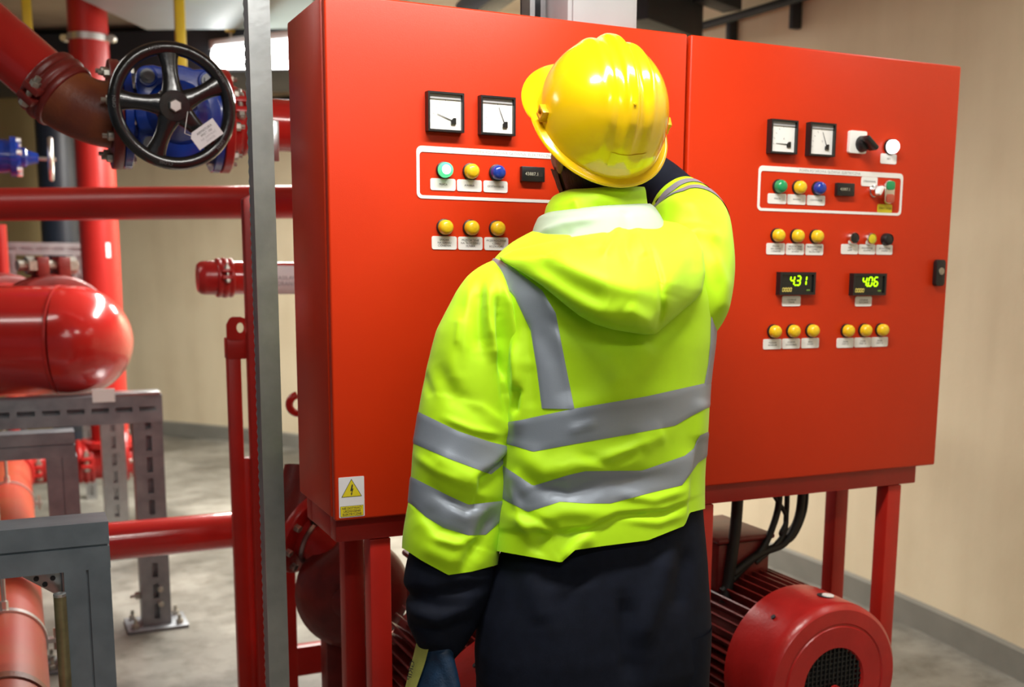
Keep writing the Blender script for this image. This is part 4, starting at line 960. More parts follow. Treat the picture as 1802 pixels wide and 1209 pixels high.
# yellow pipes
for u, vb, d_, lab in ((50, 70, 5.4, 'yellow vertical rod at the top left behind the angled pipe'), (321, 150, 5.0, 'yellow vertical rod behind the top of the black handwheel'), (405, 56, 5.7, 'yellow vertical rod ending at the glowing lamp')):
    p = px(u, vb, d_); top = px(u, -60, d_)
    t = thing('yellow_rod', lab, 'rod', (p[0], p[1], ZC), 'yellow rods hanging from the ceiling')
    MB().span(p[0] - 0.022, p[0] + 0.022, p[1] - 0.022, p[1] + 0.022, p[2], ZC - 0.004).build('bar', M_yellow, t, bevel=0.004)
    MB().span(p[0] - 0.05, p[0] + 0.05, p[1] - 0.05, p[1] + 0.05, ZC - 0.012, ZC).build('ceiling_plate', M_yellow, t)

# ================================================================== THE WORKER
M_hiviz = mat('fluorescent yellow cloth', (0.50, 0.86, 0.002), 0.62, var=0.05, scale=30, bump=0.05, bscale=900, sheen=0.1, spec=0.35)
M_refl = mat('grey reflective tape', (0.30, 0.34, 0.40), 0.40, metal=0.4, bump=0.05, bscale=600)
M_lining = mat('pale lining', (0.38, 0.47, 0.35), 0.7, var=0.08, scale=20)
M_navy = mat('navy twill', (0.0065, 0.009, 0.019), 0.8, var=0.3, scale=40, bump=0.12, bscale=900, spec=0.15)
M_hat = mat('yellow helmet shell', (0.80, 0.50, 0.004), 0.16, coat=0.6, bump=0.02, bscale=300)
M_hatc = mat('orange yellow clip', (0.72, 0.33, 0.005), 0.3)
M_skin = mat('skin', (0.30, 0.155, 0.10), 0.5, var=0.15, scale=25)
M_hair = mat('black hair', (0.012, 0.010, 0.009), 0.6, var=0.5, scale=120, bump=0.4, bscale=200, stretch=(1, 1, 0.2))
M_glovey = mat('yellow glove cloth', (0.42, 0.44, 0.09), 0.8, var=0.2, scale=60, bump=0.2, bscale=500)
M_gloveb = mat('blue glove rubber', (0.008, 0.035, 0.085), 0.5, var=0.4, scale=40, bump=0.2, bscale=300)
DT = 1.97
vdir = unit(V(RC[0, 1], RC[1, 1], 0)); rdir = unit(V(RC[0, 0], RC[1, 0], 0))
person = thing('person', 'worker seen from behind in yellow hard hat, high-visibility jacket and navy trousers', 'person', (px(1060, 800, DT)[0], px(1060, 800, DT)[1], 0))

def smooth1(a, k):
    for _ in range(k):
        b = a.copy(); b[1:-1] = (a[:-2] + 2 * a[1:-1] + a[2:]) / 4; a = b
    return a
def loft(rows, n, m_, ratio=0.62, ex=V(1, 0, 0), power=2.3, sm=30, tilt=None):
    """rows: (photo row, left edge, right edge, depth) -> dense closed ring surface with horizontal rings"""
    rows = np.array(rows, float); vv = np.linspace(rows[0, 0], rows[-1, 0], n)
    uL, uR, dd = [smooth1(np.interp(vv, rows[:, 0], rows[:, k]), sm) for k in (1, 2, 3)]
    tl = np.zeros(n) if tilt is None else np.interp(vv, [t_[0] for t_ in tilt], [t_[1] for t_ in tilt])
    ex = unit(ex); ey = np.cross(V(0, 0, 1), ex)
    c_, s_ = abs(ex.dot(rdir)), abs(ey.dot(rdir)); P = np.zeros((n, m_, 3))
    for i in range(n):
        a, b = px(uL[i], vv[i], dd[i]), px(uR[i], vv[i], dd[i]); c = (a + b) / 2; w = np.linalg.norm((b - a)[:2]) / 2
        A = w / math.sqrt(c_ ** 2 + (ratio * s_) ** 2); B = A * ratio
        for j in range(m_):
            t = 2 * math.pi * j / m_; ct, st = math.cos(t), math.sin(t)
            x = math.copysign(abs(ct) ** (2 / power), ct) * A; y = math.copysign(abs(st) ** (2 / power), st) * B
            P[i, j] = c + ex * x + ey * y; P[i, j, 2] += tl[i] * (ex * x + ey * y).dot(rdir)
    return P
def grid_normals(P):
    du = np.gradient(P, axis=0); dv = np.roll(P, -1, 1) - np.roll(P, 1, 1); N = np.cross(dv, du)
    N /= np.linalg.norm(N, axis=2, keepdims=True) + 1e-9
    c = P.mean(axis=1, keepdims=True)
    if ((P - c) * N).sum() < 0: N = -N
    return N
def poly_dist(pts, line):
    """signed distance of photo points to a photo polyline, and position along it"""
    best = np.full(len(pts), 1e9); sg = np.zeros(len(pts)); fr = np.zeros(len(pts)); L = np.array(line, float); n = len(L) - 1
    for k in range(n):
        a, b = L[k], L[k + 1]; d = b - a; l2 = d.dot(d); q = pts - a; t = np.clip(q @ d / l2, 0, 1)
        r = q - t[:, None] * d; dist = np.hypot(r[:, 0], r[:, 1]); s = np.sign(d[0] * q[:, 1] - d[1] * q[:, 0]); m_ = dist < best
        best[m_] = dist[m_]; sg[m_] = s[m_]; fr[m_] = (k + t[m_]) / n
    return best, sg, fr
def fold(P, folds, noise_amp=0.0, noise_scale=9.0, seed=0.0):
    """push real creases into a cloth surface; each fold is a ridge or step along a line"""
    N = grid_normals(P); flat = P.reshape(-1, 3); NF = N.reshape(-1, 3); q = to_px(flat); uv = q[:, :2]
    vis = np.clip((NF * (CAM - flat)).sum(1) / np.linalg.norm(CAM - flat, axis=1) * 3 + 0.35, 0, 1); disp = np.zeros(len(flat))
    for kind, line, w, amp in folds:
        d, s, f = poly_dist(uv, line); env = np.clip(np.minimum(f, 1 - f) * 4 + 0.25, 0, 1)
        if kind == 'r': disp += amp * np.exp(-(d / w) ** 2) * env * vis
        elif kind == 's': disp += amp * s * (1 - np.exp(-(d / (w * 0.35)) ** 1.0)) * np.exp(-(d / w) ** 1.2) * env * vis
    if noise_amp:
        disp += noise_amp * np.array([noise.noise(Vector((p[0] * noise_scale + seed, p[1] * noise_scale, p[2] * noise_scale * 0.7))) for p in flat])
    return (flat + NF * disp[:, None]).reshape(P.shape)
def samp(P, N, i, j, off):
    n, m_ = P.shape[:2]; i = min(max(i, 0), n - 1.001); i0 = int(i); f = i - i0; j0 = int(math.floor(j)) % m_; g = j - math.floor(j); j1 = (j0 + 1) % m_
    def bl(A): return (A[i0, j0] * (1 - f) + A[i0 + 1, j0] * f) * (1 - g) + (A[i0, j1] * (1 - f) + A[i0 + 1, j1] * f) * g
    return bl(P) + bl(N) * off
def band_rows(P, curve):
    """for every column the fractional row where the surface meets a photo curve y(x); hidden columns are interpolated"""
    n, m_ = P.shape[:2]; q = to_px(P); N = grid_normals(P); cx = np.array(curve, float); out = np.full(m_, np.nan)
    for j in range(m_):
        mid = n // 2
        g = q[:, j, 1] - np.interp(q[:, j, 0], cx[:, 0], cx[:, 1]); k = np.where((g[:-1] <= 0) & (g[1:] > 0))[0]
        if len(k):
            i = k[0]; vis = (N[i, j] * (CAM - P[i, j])).sum() > -0.02
            if vis: out[j] = i + g[i] / (g[i] - g[i + 1])
    ok = np.where(~np.isnan(out))[0]
    if len(ok) == 0: return np.full(m_, n / 2)
    ext = np.concatenate([ok - m_, ok, ok + m_]); val = np.concatenate([out[ok]] * 3)
    full = np.interp(np.arange(m_), ext, val); hid = np.isnan(out)
    for _ in range(12):
        sm_ = (np.roll(full, 1) + 2 * full + np.roll(full, -1)) / 4; full = np.where(hid, sm_, full)
    return full
def h_band(P, top, bot, name, parent, off=0.0016, m_=None, K=10):
    N = grid_normals(P); it, ib = band_rows(P, top), band_rows(P, bot); cols = P.shape[1]
    Q = np.array([[samp(P, N, it[j] + (ib[j] - it[j]) * k / K, j, off if 0 < k < K else off * 0.3) for j in range(cols)] for k in range(K + 1)])
    return MB().grid(Q).build(name, m_ or M_refl, parent, smooth=80)
def v_band(P, left, right, name, parent, off=0.0016, K=14):
    """upright tape between two photo curves x(y)"""
    N = grid_normals(P); q = to_px(P); n, m_ = P.shape[:2]; Lc, Rc = np.array(left, float), np.array(right, float); rows = []
    vis = (N * (CAM - P)).sum(2) > -0.005
    for i in range(n):
        js = np.where(vis[i])[0]
        if len(js) < 6: continue
        br = np.where(np.diff(js) > 1)[0]; js = np.concatenate([js[br[0] + 1:], js[:br[0] + 1] + m_]) if len(br) else js
        x = q[i, js % m_, 0]; y = np.median(q[i, js % m_, 1]); o = np.argsort(x); xs, jj = x[o], js[o].astype(float)
        yy = q[i, js % m_, 1][o]
        def solve(C):
            g = xs - np.interp(yy, C[:, 0], C[:, 1]); k = np.where((g[:-1] <= 0) & (g[1:] > 0))[0]
            if not len(k): return jj[-1] if g[-1] <= 0 else jj[0]
            k = k[0]; return jj[k] + (jj[k + 1] - jj[k]) * g[k] / (g[k] - g[k + 1])
        lo, hi = max(Lc[0, 0], Rc[0, 0]), min(Lc[-1, 0], Rc[-1, 0])
        a, b = solve(Lc), solve(Rc); ya = np.interp(0.5 * (a + b), np.sort(jj), yy[np.argsort(jj)])
        if ya < lo or ya > hi: continue
        rows.append([samp(P, N, i, a + (b - a) * k / K, off if 0 < k < K else off * 0.3) for k in range(K + 1)])
    return MB().grid(np.array(rows), closed=False).build(name, M_refl, parent, smooth=80)

# ---- jacket body
torso = loft([(372, 985, 1128, 1.99), (392, 965, 1150, 1.99), (408, 935, 1195, 1.985), (428, 900, 1226, 1.98), (462, 868, 1250, 1.975), (520, 858, 1262, 1.97), (600, 862, 1260, 1.97), (680, 866, 1250, 1.97),
              (760, 868, 1243, 1.97), (840, 866, 1240, 1.97), (900, 863, 1242, 1.97), (960, 862, 1244, 1.97), (1010, 862, 1244, 1.97)], 190, 220, ratio=0.67, sm=14)
# slanted hem: low on the left, high on the right
HEM = [(700, 966), (876, 970), (905, 975), (950, 983), (988, 990), (1012, 968), (1060, 961), (1140, 951), (1205, 925), (1214, 902), (1242, 895), (1320, 890)]
folds_t = [('r', [(1140, 600), (1120, 650), (1050, 700)], 26, 0.006), ('r', [(940, 560), (985, 640), (1010, 715)], 24, -0.004), ('r', [(1070, 620), (1090, 680)], 20, 0.004),
           ('r', [(905, 790), (960, 830), (1040, 812), (1130, 790)], 22, 0.010), ('r', [(930, 850), (1000, 868), (1060, 850), (1180, 840)], 16, -0.008), ('s', [(1010, 812), (1080, 800), (1128, 778)], 22, 0.007),
           ('r', [(890, 905), (935, 925), (990, 900), (1080, 905)], 16, 0.009), ('s', [(880, 935), (960, 938), (1036, 932), (1085, 905), (1170, 900), (1215, 880)], 13, -0.006),
           ('r', [(1040, 935), (1010, 970), (995, 985)], 16, 0.009), ('r', [(960, 935), (940, 975)], 18, -0.006), ('s', [(1222, 790), (1214, 850), (1210, 930)], 16, 0.010), ('r', [(1232, 700), (1228, 780)], 14, 0.008),
           ('r', [(912, 600), (918, 700), (908, 770)], 14, 0.010), ('r', [(930, 640), (935, 720)], 12, -0.004), ('r', [(1170, 760), (1120, 780)], 18, 0.006), ('r', [(900, 830), (930, 870)], 14, 0.006)]
folds_t += [('r', [(905, 600), (912, 660), (906, 730)], 7, 0.008), ('r', [(925, 560), (930, 640)], 7, -0.004), ('r', [(1000, 760), (1050, 742)], 8, 0.003), ('r', [(905, 900), (950, 915), (985, 935)], 7, -0.005),
           ('s', [(985, 985), (1010, 950), (1045, 930)], 12, 0.007), ('r', [(900, 850), (915, 905), (935, 950)], 8, 0.005), ('r', [(1090, 870), (1150, 880), (1205, 862)], 8, 0.005), ('r', [(1100, 915), (1160, 920), (1200, 905)], 7, 0.004),
           ('r', [(1085, 560), (1150, 600), (1215, 560)], 18, -0.006), ('r', [(960, 560), (1030, 600), (1100, 605)], 14, -0.004)]
folds_t += [('r', [(914, 680), (908, 728)], 7, -0.016), ('r', [(1020, 800), (1070, 818), (1120, 795)], 9, -0.007), ('r', [(1130, 775), (1100, 790), (1060, 800)], 6, 0.005), ('r', [(880, 936), (960, 939), (1036, 933), (1085, 907), (1170, 902), (1215, 882)], 3.5, -0.004), ('r', [(1000, 720), (1080, 700), (1190, 690)], 20, 0.004)]
torso = fold(torso, folds_t, 0.004, 7.0, 3.1)
hem_i = band_rows(torso, HEM)
NT = grid_normals(torso)
NRW = 150
body_rows = np.array([[samp(torso, NT, 2 + (hem_i[j] - 2) * (i / (NRW - 1)), j, 0.0) for j in range(220)] for i in range(NRW)])
inner = np.array([[samp(torso, NT, hem_i[j] - 6 * k / 3, j, -0.006) for j in range(220)] for k in range(4)])
jacket = MB(); jacket.grid(np.concatenate([body_rows, inner])); jacket = jacket.build('jacket', M_hiviz, person, smooth=80)
h_band(torso, [(880, 745), (918, 739), (954, 731), (1011, 719), (1140, 697), (1242, 674), (1260, 670)], [(880, 778), (906, 785), (938, 795), (1013, 781), (1110, 764), (1188, 749), (1215, 733), (1242, 719), (1260, 712)], 'reflective_band', jacket)
h_band(torso, [(880, 815), (892, 824), (938, 855), (1000, 836), (1030, 829), (1130, 828), (1205, 802), (1222, 788), (1228, 768), (1245, 760)], [(880, 874), (890, 881), (929, 901), (986, 883), (1030, 886), (1074, 886), (1150, 866), (1200, 854), (1214, 835), (1228, 815), (1245, 803)], 'reflective_band', jacket)
v_band(torso, [(455, 835), (473, 846), (491, 878), (523, 906), (582, 934), (650, 945), (730, 955)], [(455, 872), (464, 895), (477, 910), (511, 954), (551, 978), (630, 993), (720, 1011)], 'shoulder_tape', jacket)
v_band(torso, [(440, 1237), (470, 1244), (500, 1252), (600, 1250), (640, 1246), (676, 1239)], [(440, 1250), (485, 1275), (520, 1275), (560, 1268), (650, 1256), (690, 1250)], 'shoulder_tape', jacket)

# ---- left sleeve, hanging
SD = 1.885
sl = loft([(455, 880, 905, SD + .05), (464, 856, 920, SD + .03), (473, 841, 928, SD + .02), (486, 824, 930, SD + .01), (511, 806, 930, SD), (582, 771, 922, SD), (650, 754, 916, SD), (717, 739, 910, SD), (781, 728, 902, SD), (838, 726, 898, SD),
           (890, 723, 889, SD), (942, 714, 880, SD), (970, 711, 874, SD), (1015, 712, 868, SD)], 210, 200, ratio=0.86, sm=8, power=2.1, tilt=[(455, 0), (700, 0.0), (1000, -0.16)])
folds_s = [('r', [(872, 488), (862, 540), (868, 600), (878, 640)], 13, 0.012), ('r', [(845, 500), (842, 560), (846, 620)], 12, -0.008), ('r', [(888, 500), (892, 560), (905, 640), (912, 700)], 10, 0.012), ('r', [(880, 560), (884, 650), (895, 720)], 8, -0.012),
           ('r', [(815, 540), (800, 620), (795, 690)], 20, 0.006), ('s', [(800, 700), (850, 712), (895, 745)], 26, 0.005), ('r', [(905, 690), (900, 730), (890, 770)], 10, 0.010),
           ('r', [(770, 640), (800, 700), (860, 740)], 16, -0.006), ('s', [(895, 790), (880, 815), (842, 842), (838, 870)], 16, 0.012), ('r', [(760, 800), (800, 830), (840, 850)], 18, 0.007),
           ('s', [(735, 900), (770, 940), (830, 960)], 22, 0.008), ('r', [(872, 895), (840, 960), (812, 1005)], 14, -0.010), ('r', [(740, 960), (790, 985), (850, 990)], 16, 0.006), ('r', [(745, 850), (790, 885), (860, 890)], 14, -0.006)]
folds_s += [('r', [(884, 500), (893, 545), (900, 610), (905, 680)], 6, 0.008), ('r', [(874, 530), (876, 600), (890, 690)], 5, -0.009), ('r', [(858, 500), (856, 560), (862, 600)], 7, 0.006), 
           ('r', [(880, 640), (896, 700), (905, 740)], 6, 0.008), ('r', [(830, 500), (822, 560), (815, 640)], 8, 0.004), ('r', [(842, 842), (870, 825), (892, 800)], 6, -0.008), ('s', [(775, 880), (820, 905), (860, 890)], 10, 0.005), ('r', [(760, 945), (800, 955), (850, 945)], 8, 0.005), ('r', [(730, 800), (770, 830), (815, 850)], 9, 0.004)]
folds_s += [('r', [(903, 670), (906, 722)], 6, -0.018), ('r', [(884, 655), (892, 700), (902, 735)], 5, 0.008), ('r', [(812, 560), (806, 610)], 6, 0.003), ('r', [(780, 735), (830, 755), (880, 765)], 7, 0.004), ('r', [(745, 655), (760, 700)], 8, -0.003)]
sl = fold(sl, folds_s, 0.004, 9.0, 9.7)
SEND = [(690, 958), (711, 966), (741, 986), (789, 1012), (830, 1006), (868, 996), (890, 990)]
NS = grid_normals(sl); e_i = band_rows(sl, SEND)
rows_s = np.array([[samp(sl, NS, e_i[j] * i / 179.0, j, 0.0) for j in range(200)] for i in range(180)])
inn = np.array([[samp(sl, NS, e_i[j] - 2 * k, j, -0.006) for j in range(200)] for k in range(3)])
top_c = rows_s[0].mean(axis=0); cap = np.array([[top_c + (p - top_c) * s for p in rows_s[0]] for s in (0.02, 0.5)])
sleeve = MB().grid(np.concatenate([cap, rows_s, inn])).build('sleeve', M_hiviz, jacket, smooth=80)
h_band(sl, [(700, 712), (739, 726), (807, 759), (864, 778), (901, 787), (920, 790)], [(700, 768), (729, 781), (789, 807), (864, 835), (880, 822), (901, 802), (920, 800)], 'sleeve_band', jacket)
h_band(sl, [(700, 828), (726, 840), (789, 872), (824, 888), (888, 881), (910, 878)], [(700, 872), (725, 888), (750, 910), (781, 929), (824, 942), (855, 941), (883, 916), (910, 905)], 'sleeve_band', jacket)
# navy cuff below the yellow sleeve
cf = loft([(965, 722, 862, SD), (1000, 716, 866, SD), (1030, 713, 862, SD), (1048, 724, 856, SD), (1062, 716, 852, SD), (1100, 716, 838, SD), (1130, 730, 818, SD), (1150, 742, 802, SD), (1158, 746, 796, SD)], 90, 100, ratio=0.86, sm=3, power=2.1, tilt=[(960, -0.15), (1160, -0.05)])
cf = fold(cf, [('r', [(715, 1040), (760, 1050), (850, 1030)], 12, -0.008), ('r', [(720, 1075), (770, 1090), (840, 1060)], 14, 0.010), ('r', [(725, 1105), (780, 1115), (830, 1095)], 10, -0.006), ('r', [(740, 1130), (790, 1130)], 10, 0.006)], 0.005, 16, 5)
ctr = cf[-1].mean(axis=0); MB().grid(np.concatenate([cf, np.array([[ctr + (p - ctr) * s for p in cf[-1]] for s in (0.85, 0.05)])])).build('sleeve_cuff', M_navy, person, smooth=80)

# ---- right arm raised to the panel
def spline(pts, k=14):
    P = [np.asarray(p, float) for p in pts]; Q = []
    for i in range(len(P) - 1):
        p0, p1, p2, p3 = P[max(i - 1, 0)], P[i], P[i + 1], P[min(i + 2, len(P) - 1)]
        for s in np.linspace(0, 1, k + 1)[:-1]:
            Q.append(0.5 * ((2 * p1) + (-p0 + p2) * s + (2 * p0 - 5 * p1 + 4 * p2 - p3) * s * s + (-p0 + 3 * p1 - 3 * p2 + p3) * s ** 3))
    return np.array(Q + [P[-1]])
arm = [(*px(1185, 600, 2.00), 0.050), (*px(1203, 545, 2.00), 0.076), (*px(1214, 475, 2.03), 0.083), (*px(1216, 418, 2.08), 0.080), (*px(1212, 385, 2.15), 0.070), (*px(1184, 350, 2.20), 0.058), (*px(1150, 318, 2.22), 0.053), (*px(1105, 290, 2.23), 0.046), (*px(1070, 268, 2.24), 0.040)]
AS = spline(arm, 16); C_ = AS[:, :3]; RA = AS[:, 3]
def ring_surface(C_, R_, m_):
    n = len(C_); T = np.array([unit(C_[min(i + 1, n - 1)] - C_[max(i - 1, 0)]) for i in range(n)]); Nn = unit(np.cross(T[0], V(1, 0, 0.2))); P = np.zeros((n, m_, 3))
    for i in range(n):
        Nn = unit(Nn - T[i] * Nn.dot(T[i])); B = np.cross(T[i], Nn)
        for j in range(m_):
            t = 2 * math.pi * j / m_; P[i, j] = C_[i] + (Nn * math.cos(t) + B * math.sin(t)) * R_[i]
    return P
RS = ring_surface(C_, RA, 110)
RS = fold(RS, [('r', [(1130, 385), (1180, 360), (1240, 365)], 12, 0.009), ('r', [(1160, 405), (1210, 385), (1260, 395)], 11, -0.006), ('r', [(1180, 430), (1230, 405), (1270, 420)], 12, 0.008), ('r', [(1250, 440), (1272, 500), (1270, 560)], 12, 0.008),
                ('r', [(1140, 375), (1185, 335), (1215, 335)], 9, -0.005)], 0.004, 12, 2)
cut = 77
cp = RS[0].mean(axis=0); MB().grid(np.concatenate([np.array([[cp + (p - cp) * 0.03 for p in RS[0]]]), RS[:cut + 1]])).build('sleeve', M_hiviz, jacket, smooth=80)
NR = grid_normals(RS)
for i0, i1 in ((57, 63), (68, 73)):
    MB().grid(RS[i0:i1 + 1] + NR[i0:i1 + 1] * 0.0016).build('sleeve_band', M_refl, jacket, smooth=80)
CS = ring_surface(C_[cut - 6:], RA[cut - 6:] * 0.97, 60)
cp = CS[-1].mean(axis=0); MB().grid(np.concatenate([CS, np.array([[cp + (p - cp) * s for p in CS[-1]] for s in (0.7, 0.05)])])).build('sleeve_cuff', M_navy, person, smooth=80)

# ---- hood hanging on the back
HO = [(878, 453), (902, 440), (930, 433), (958, 427), (998, 418), (1040, 411), (1077, 402), (1092, 387), (1104, 392), (1117, 391), (1156, 386), (1192, 392), (1224, 406), (1237, 440), (1241, 479), (1236, 511), (1224, 528), (1208, 541), (1182, 564), (1154, 588), (1135, 589), (1113, 586), (1078, 580), (1045, 570), (1020, 556), (998, 539), (975, 520), (954, 503), (918, 479), (886, 461)]
bv = BVHTree.FromPolygons([tuple(p) for p in body_rows.reshape(-1, 3)], [(i * 220 + j, i * 220 + (j + 1) % 220, (i + 1) * 220 + (j + 1) % 220, (i + 1) * 220 + j) for i in range(NRW - 1) for j in range(220)])
S_ = []
for u in range(880, 1245, 12):
    for v_ in range(400, 600, 12):
        r = Vector(tuple(unit(ray(u, v_)))); h = bv.ray_cast(Vector(tuple(CAM)), r)
        if h[0] is not None: S_.append((u, v_, to_px(np.array(h[0]))[2]))
S_ = np.array(S_)
def feat(u, v_): u = (np.asarray(u, float) - 1060) / 200; v_ = (np.asarray(v_, float) - 490) / 100; return np.stack([np.ones_like(u), u, v_, u * u, u * v_, v_ * v_, u ** 3, v_ ** 3, u ** 4], -1)
cf_, *_ = np.linalg.lstsq(feat(S_[:, 0], S_[:, 1]), S_[:, 2], rcond=None)
HOa = np.array(HO + [HO[0]], float); seg = np.r_[0, np.cumsum(np.hypot(*np.diff(HOa, axis=0).T))]; NHb = 170
bd = np.stack([np.interp(np.linspace(0, seg[-1], NHb + 1)[:-1], seg, HOa[:, k]) for k in (0, 1)], 1)
cen = np.array([1085.0, 485.0]); rows = []
SEAM = [(1130, 405), (1150, 450), (1162, 491), (1165, 547), (1154, 590)]
prof = list(np.linspace(0.0, 0.9, 34)) + [0.94, 0.97, 0.99, 1.0]
for s in prof:
    uv = cen + (bd - cen) * s; d0 = feat(uv[:, 0], uv[:, 1]) @ cf_
    droop = np.clip((uv[:, 1] - 395) / 190.0, 0, 1); side = np.clip(1.12 - np.abs(uv[:, 0] - 1095) / 230.0, 0.25, 1)
    hgt = (0.030 + 0.050 * droop ** 0.8) * side * (1 - s ** 5) ** 0.5 + 0.016 * (1 if s < 1 else 0.4)
    rows.append([px(u, v_, d) for (u, v_), d in zip(uv, d0 - hgt)])
uv = cen + (bd - cen) * 0.99; d0 = feat(uv[:, 0], uv[:, 1]) @ cf_; rows.append([px(u, v_, d) for (u, v_), d in zip(uv, d0 + 0.008)])
rows.append([px(cen[0], cen[1], float(feat(cen[0], cen[1]) @ cf_) + 0.02)] * NHb)
HP = np.array(rows); q = to_px(HP[:38]).reshape(-1, 3); hf = HP[:38].reshape(-1, 3); dsp = np.zeros(len(hf))
for kind, line, w, amp in [('r', SEAM, 4.5, -0.008), ('r', [(p[0] + 14, p[1]) for p in SEAM], 16, 0.006), ('r', [(960, 440), (1020, 470), (1090, 500), (1150, 520)], 22, 0.012), ('r', [(940, 460), (1010, 505), (1070, 535)], 16, -0.007),
                           ('r', [(1090, 395), (1075, 425), (1060, 450)], 9, 0.012), ('r', [(1075, 405), (1058, 435)], 6, -0.010), ('r', [(1104, 398), (1100, 440), (1110, 470)], 9, -0.010), ('r', [(1118, 400), (1140, 450)], 10, 0.010),
                           ('r', [(1000, 425), (1030, 440), (1070, 440)], 9, -0.006), ('s', [(905, 455), (960, 450), (1000, 432)], 14, 0.006), ('r', [(1190, 410), (1195, 460), (1180, 520)], 22, 0.012), ('r', [(1215, 420), (1222, 480)], 12, -0.005), ('r', [(1100, 540), (1130, 560), (1150, 570)], 16, 0.006)]:
    d, s, f = poly_dist(q[:, :2], line); env = np.clip(np.minimum(f, 1 - f) * 4 + 0.3, 0, 1)
    dsp += amp * np.exp(-(d / w) ** 2) * env * (1 if kind == 'r' else s)
tow = CAM - hf; tow /= np.linalg.norm(tow, axis=1, keepdims=True); HP[:38] = (hf + tow * dsp[:, None]).reshape(38, NHb, 3)
hood = MB().grid(HP).build('hood', M_hiviz, jacket, smooth=80)

# ---- collar and pale lining
col_ = loft([(333, 998, 1132, 1.985), (340, 975, 1134, 1.985), (358, 962, 1136, 1.985), (380, 957, 1140, 1.985), (405, 950, 1146, 1.985)], 40, 120, ratio=0.85, sm=3, tilt=[(330, 0.06), (410, 0.1)])
col_ = fold(col_, [('r', [(1010, 350), (1020, 375)], 8, 0.005), ('r', [(1040, 345), (1100, 365)], 10, 0.004)], 0.003, 14)
ci = np.array([[p + (p.mean() * 0) for p in col_[0]]]); cc = col_[0].mean(axis=0); inn = np.array([[cc + (p - cc) * k + V(0, 0, -z) for p in col_[0]] for k, z in ((0.97, 0.0), (0.93, 0.004), (0.92, 0.05))])
MB().grid(np.concatenate([inn[::-1], col_])).build('collar', M_hiviz, jacket, smooth=80)
ln = loft([(366, 965, 1142, 1.98), (372, 950, 1150, 1.97), (388, 943, 1160, 1.965), (412, 936, 1172, 1.96), (430, 930, 1180, 1.96)], 30, 120, ratio=0.82, sm=2, tilt=[(360, 0.10), (430, 0.10)])
ln = fold(ln, [('r', [(950, 412), (990, 395), (1050, 385)], 7, 0.006), ('r', [(1102, 365), (1105, 410)], 4, -0.005), ('r', [(960, 425), (1010, 408)], 6, -0.004)], 0.003, 14)
MB().grid(ln).build('hood_lining', M_lining, jacket, smooth=80)

# ---- trousers
hips = loft([(880, 912, 1234, DT), (930, 902, 1239, DT), (965, 885, 1244, DT), (1000, 866, 1248, DT), (1060, 850, 1252, DT), (1120, 844, 1254, DT), (1170, 846, 1250, DT), (1200, 862, 1238, DT)], 80, 160, ratio=0.60, sm=4)
hips = fold(hips, [('r', [(930, 1000), (960, 1100)], 22, 0.006), ('r', [(1180, 960), (1150, 1060), (1120, 1140)], 18, 0.010), ('r', [(1210, 960), (1190, 1080)], 14, -0.008), ('r', [(950, 1010), (1000, 1020), (1040, 1010)], 14, -0.006), ('r', [(1100, 1050), (1108, 1200)], 12, -0.012)], 0.005, 9, 1)
zz = hips[-1].mean(axis=0); TR = MB(); TR.grid(np.concatenate([hips, np.array([[zz + (p - zz) * 0.05 for p in hips[-1]]])]))
def leg_surface(uc, w0, dc, foot_u):
    top = px(uc, 1100, dc); P = []
    for k, (z, a, b) in enumerate(((top[2], w0, w0 * 0.95), (0.66, w0 * 0.98, w0 * 0.98), (0.50, w0 * 0.86, w0 * 0.9), (0.42, w0 * 0.88, w0 * 0.92), (0.25, w0 * 0.80, w0 * 0.85), (0.10, w0 * 0.78, w0 * 0.86), (0.065, w0 * 0.76, w0 * 0.84))):
        c = V(top[0] + foot_u * (top[2] - z), top[1], z)
        P.append([c + rdir * a * math.cos(t) + vdir * b * math.sin(t) for t in np.linspace(0, 2 * math.pi, 61)[:-1]])
    P = np.array(P); Q = np.zeros((60, 60, 3))
    for k in range(3):
        for j in range(60): Q[:, j, k] = np.interp(np.linspace(0, 6, 60), np.arange(7), P[:, j, k])
    for _ in range(3): Q[1:-1] = (Q[:-2] + 2 * Q[1:-1] + Q[2:]) / 4
    return fold(Q, [('r', [(uc - 40, 1130), (uc, 1190), (uc + 40, 1209)], 16, 0.006)], 0.006, 10, uc), V(top[0] + foot_u * top[2], top[1], 0)
feet = []
for uc, w0, dc, fu in ((956, 0.118, 1.955, -0.02), (1163, 0.094, 2.0, 0.02)):
    Q, ft = leg_surface(uc, w0, dc, fu); TR.grid(Q); feet.append(ft)
TR.build('trousers', M_navy, person, smooth=80)
for k, ft in enumerate(feet):
    P = []
    fw = unit(V(-0.12 + 0.3 * k, 1, 0)); sd = np.cross(fw, EZ)
    for s, w_, h_, z0 in ((-0.10, 0.030, 0.05, 0.0), (-0.085, 0.042, 0.11, 0.0), (-0.03, 0.046, 0.13, 0.0), (0.03, 0.044, 0.11, 0.0), (0.10, 0.050, 0.075, 0.0), (0.16, 0.048, 0.055, 0.0), (0.19, 0.030, 0.04, 0.005)):
        P.append([ft + fw * s + sd * w_ * math.cos(t) + EZ * (h_ / 2 + z0 + h_ / 2 * math.copysign(abs(math.sin(t)) ** 0.6, math.sin(t))) for t in np.linspace(0, 2 * math.pi, 25)[:-1]])
    P = np.array(P); a_, b_ = P[0].mean(axis=0), P[-1].mean(axis=0)
    MB().grid(np.concatenate([np.array([[a_] * 24]) * 0.9 + P[:1] * 0.1, P, np.array([[b_] * 24]) * 0.9 + P[-1:] * 0.1])).build('boot', M_blackp, person, smooth=60)

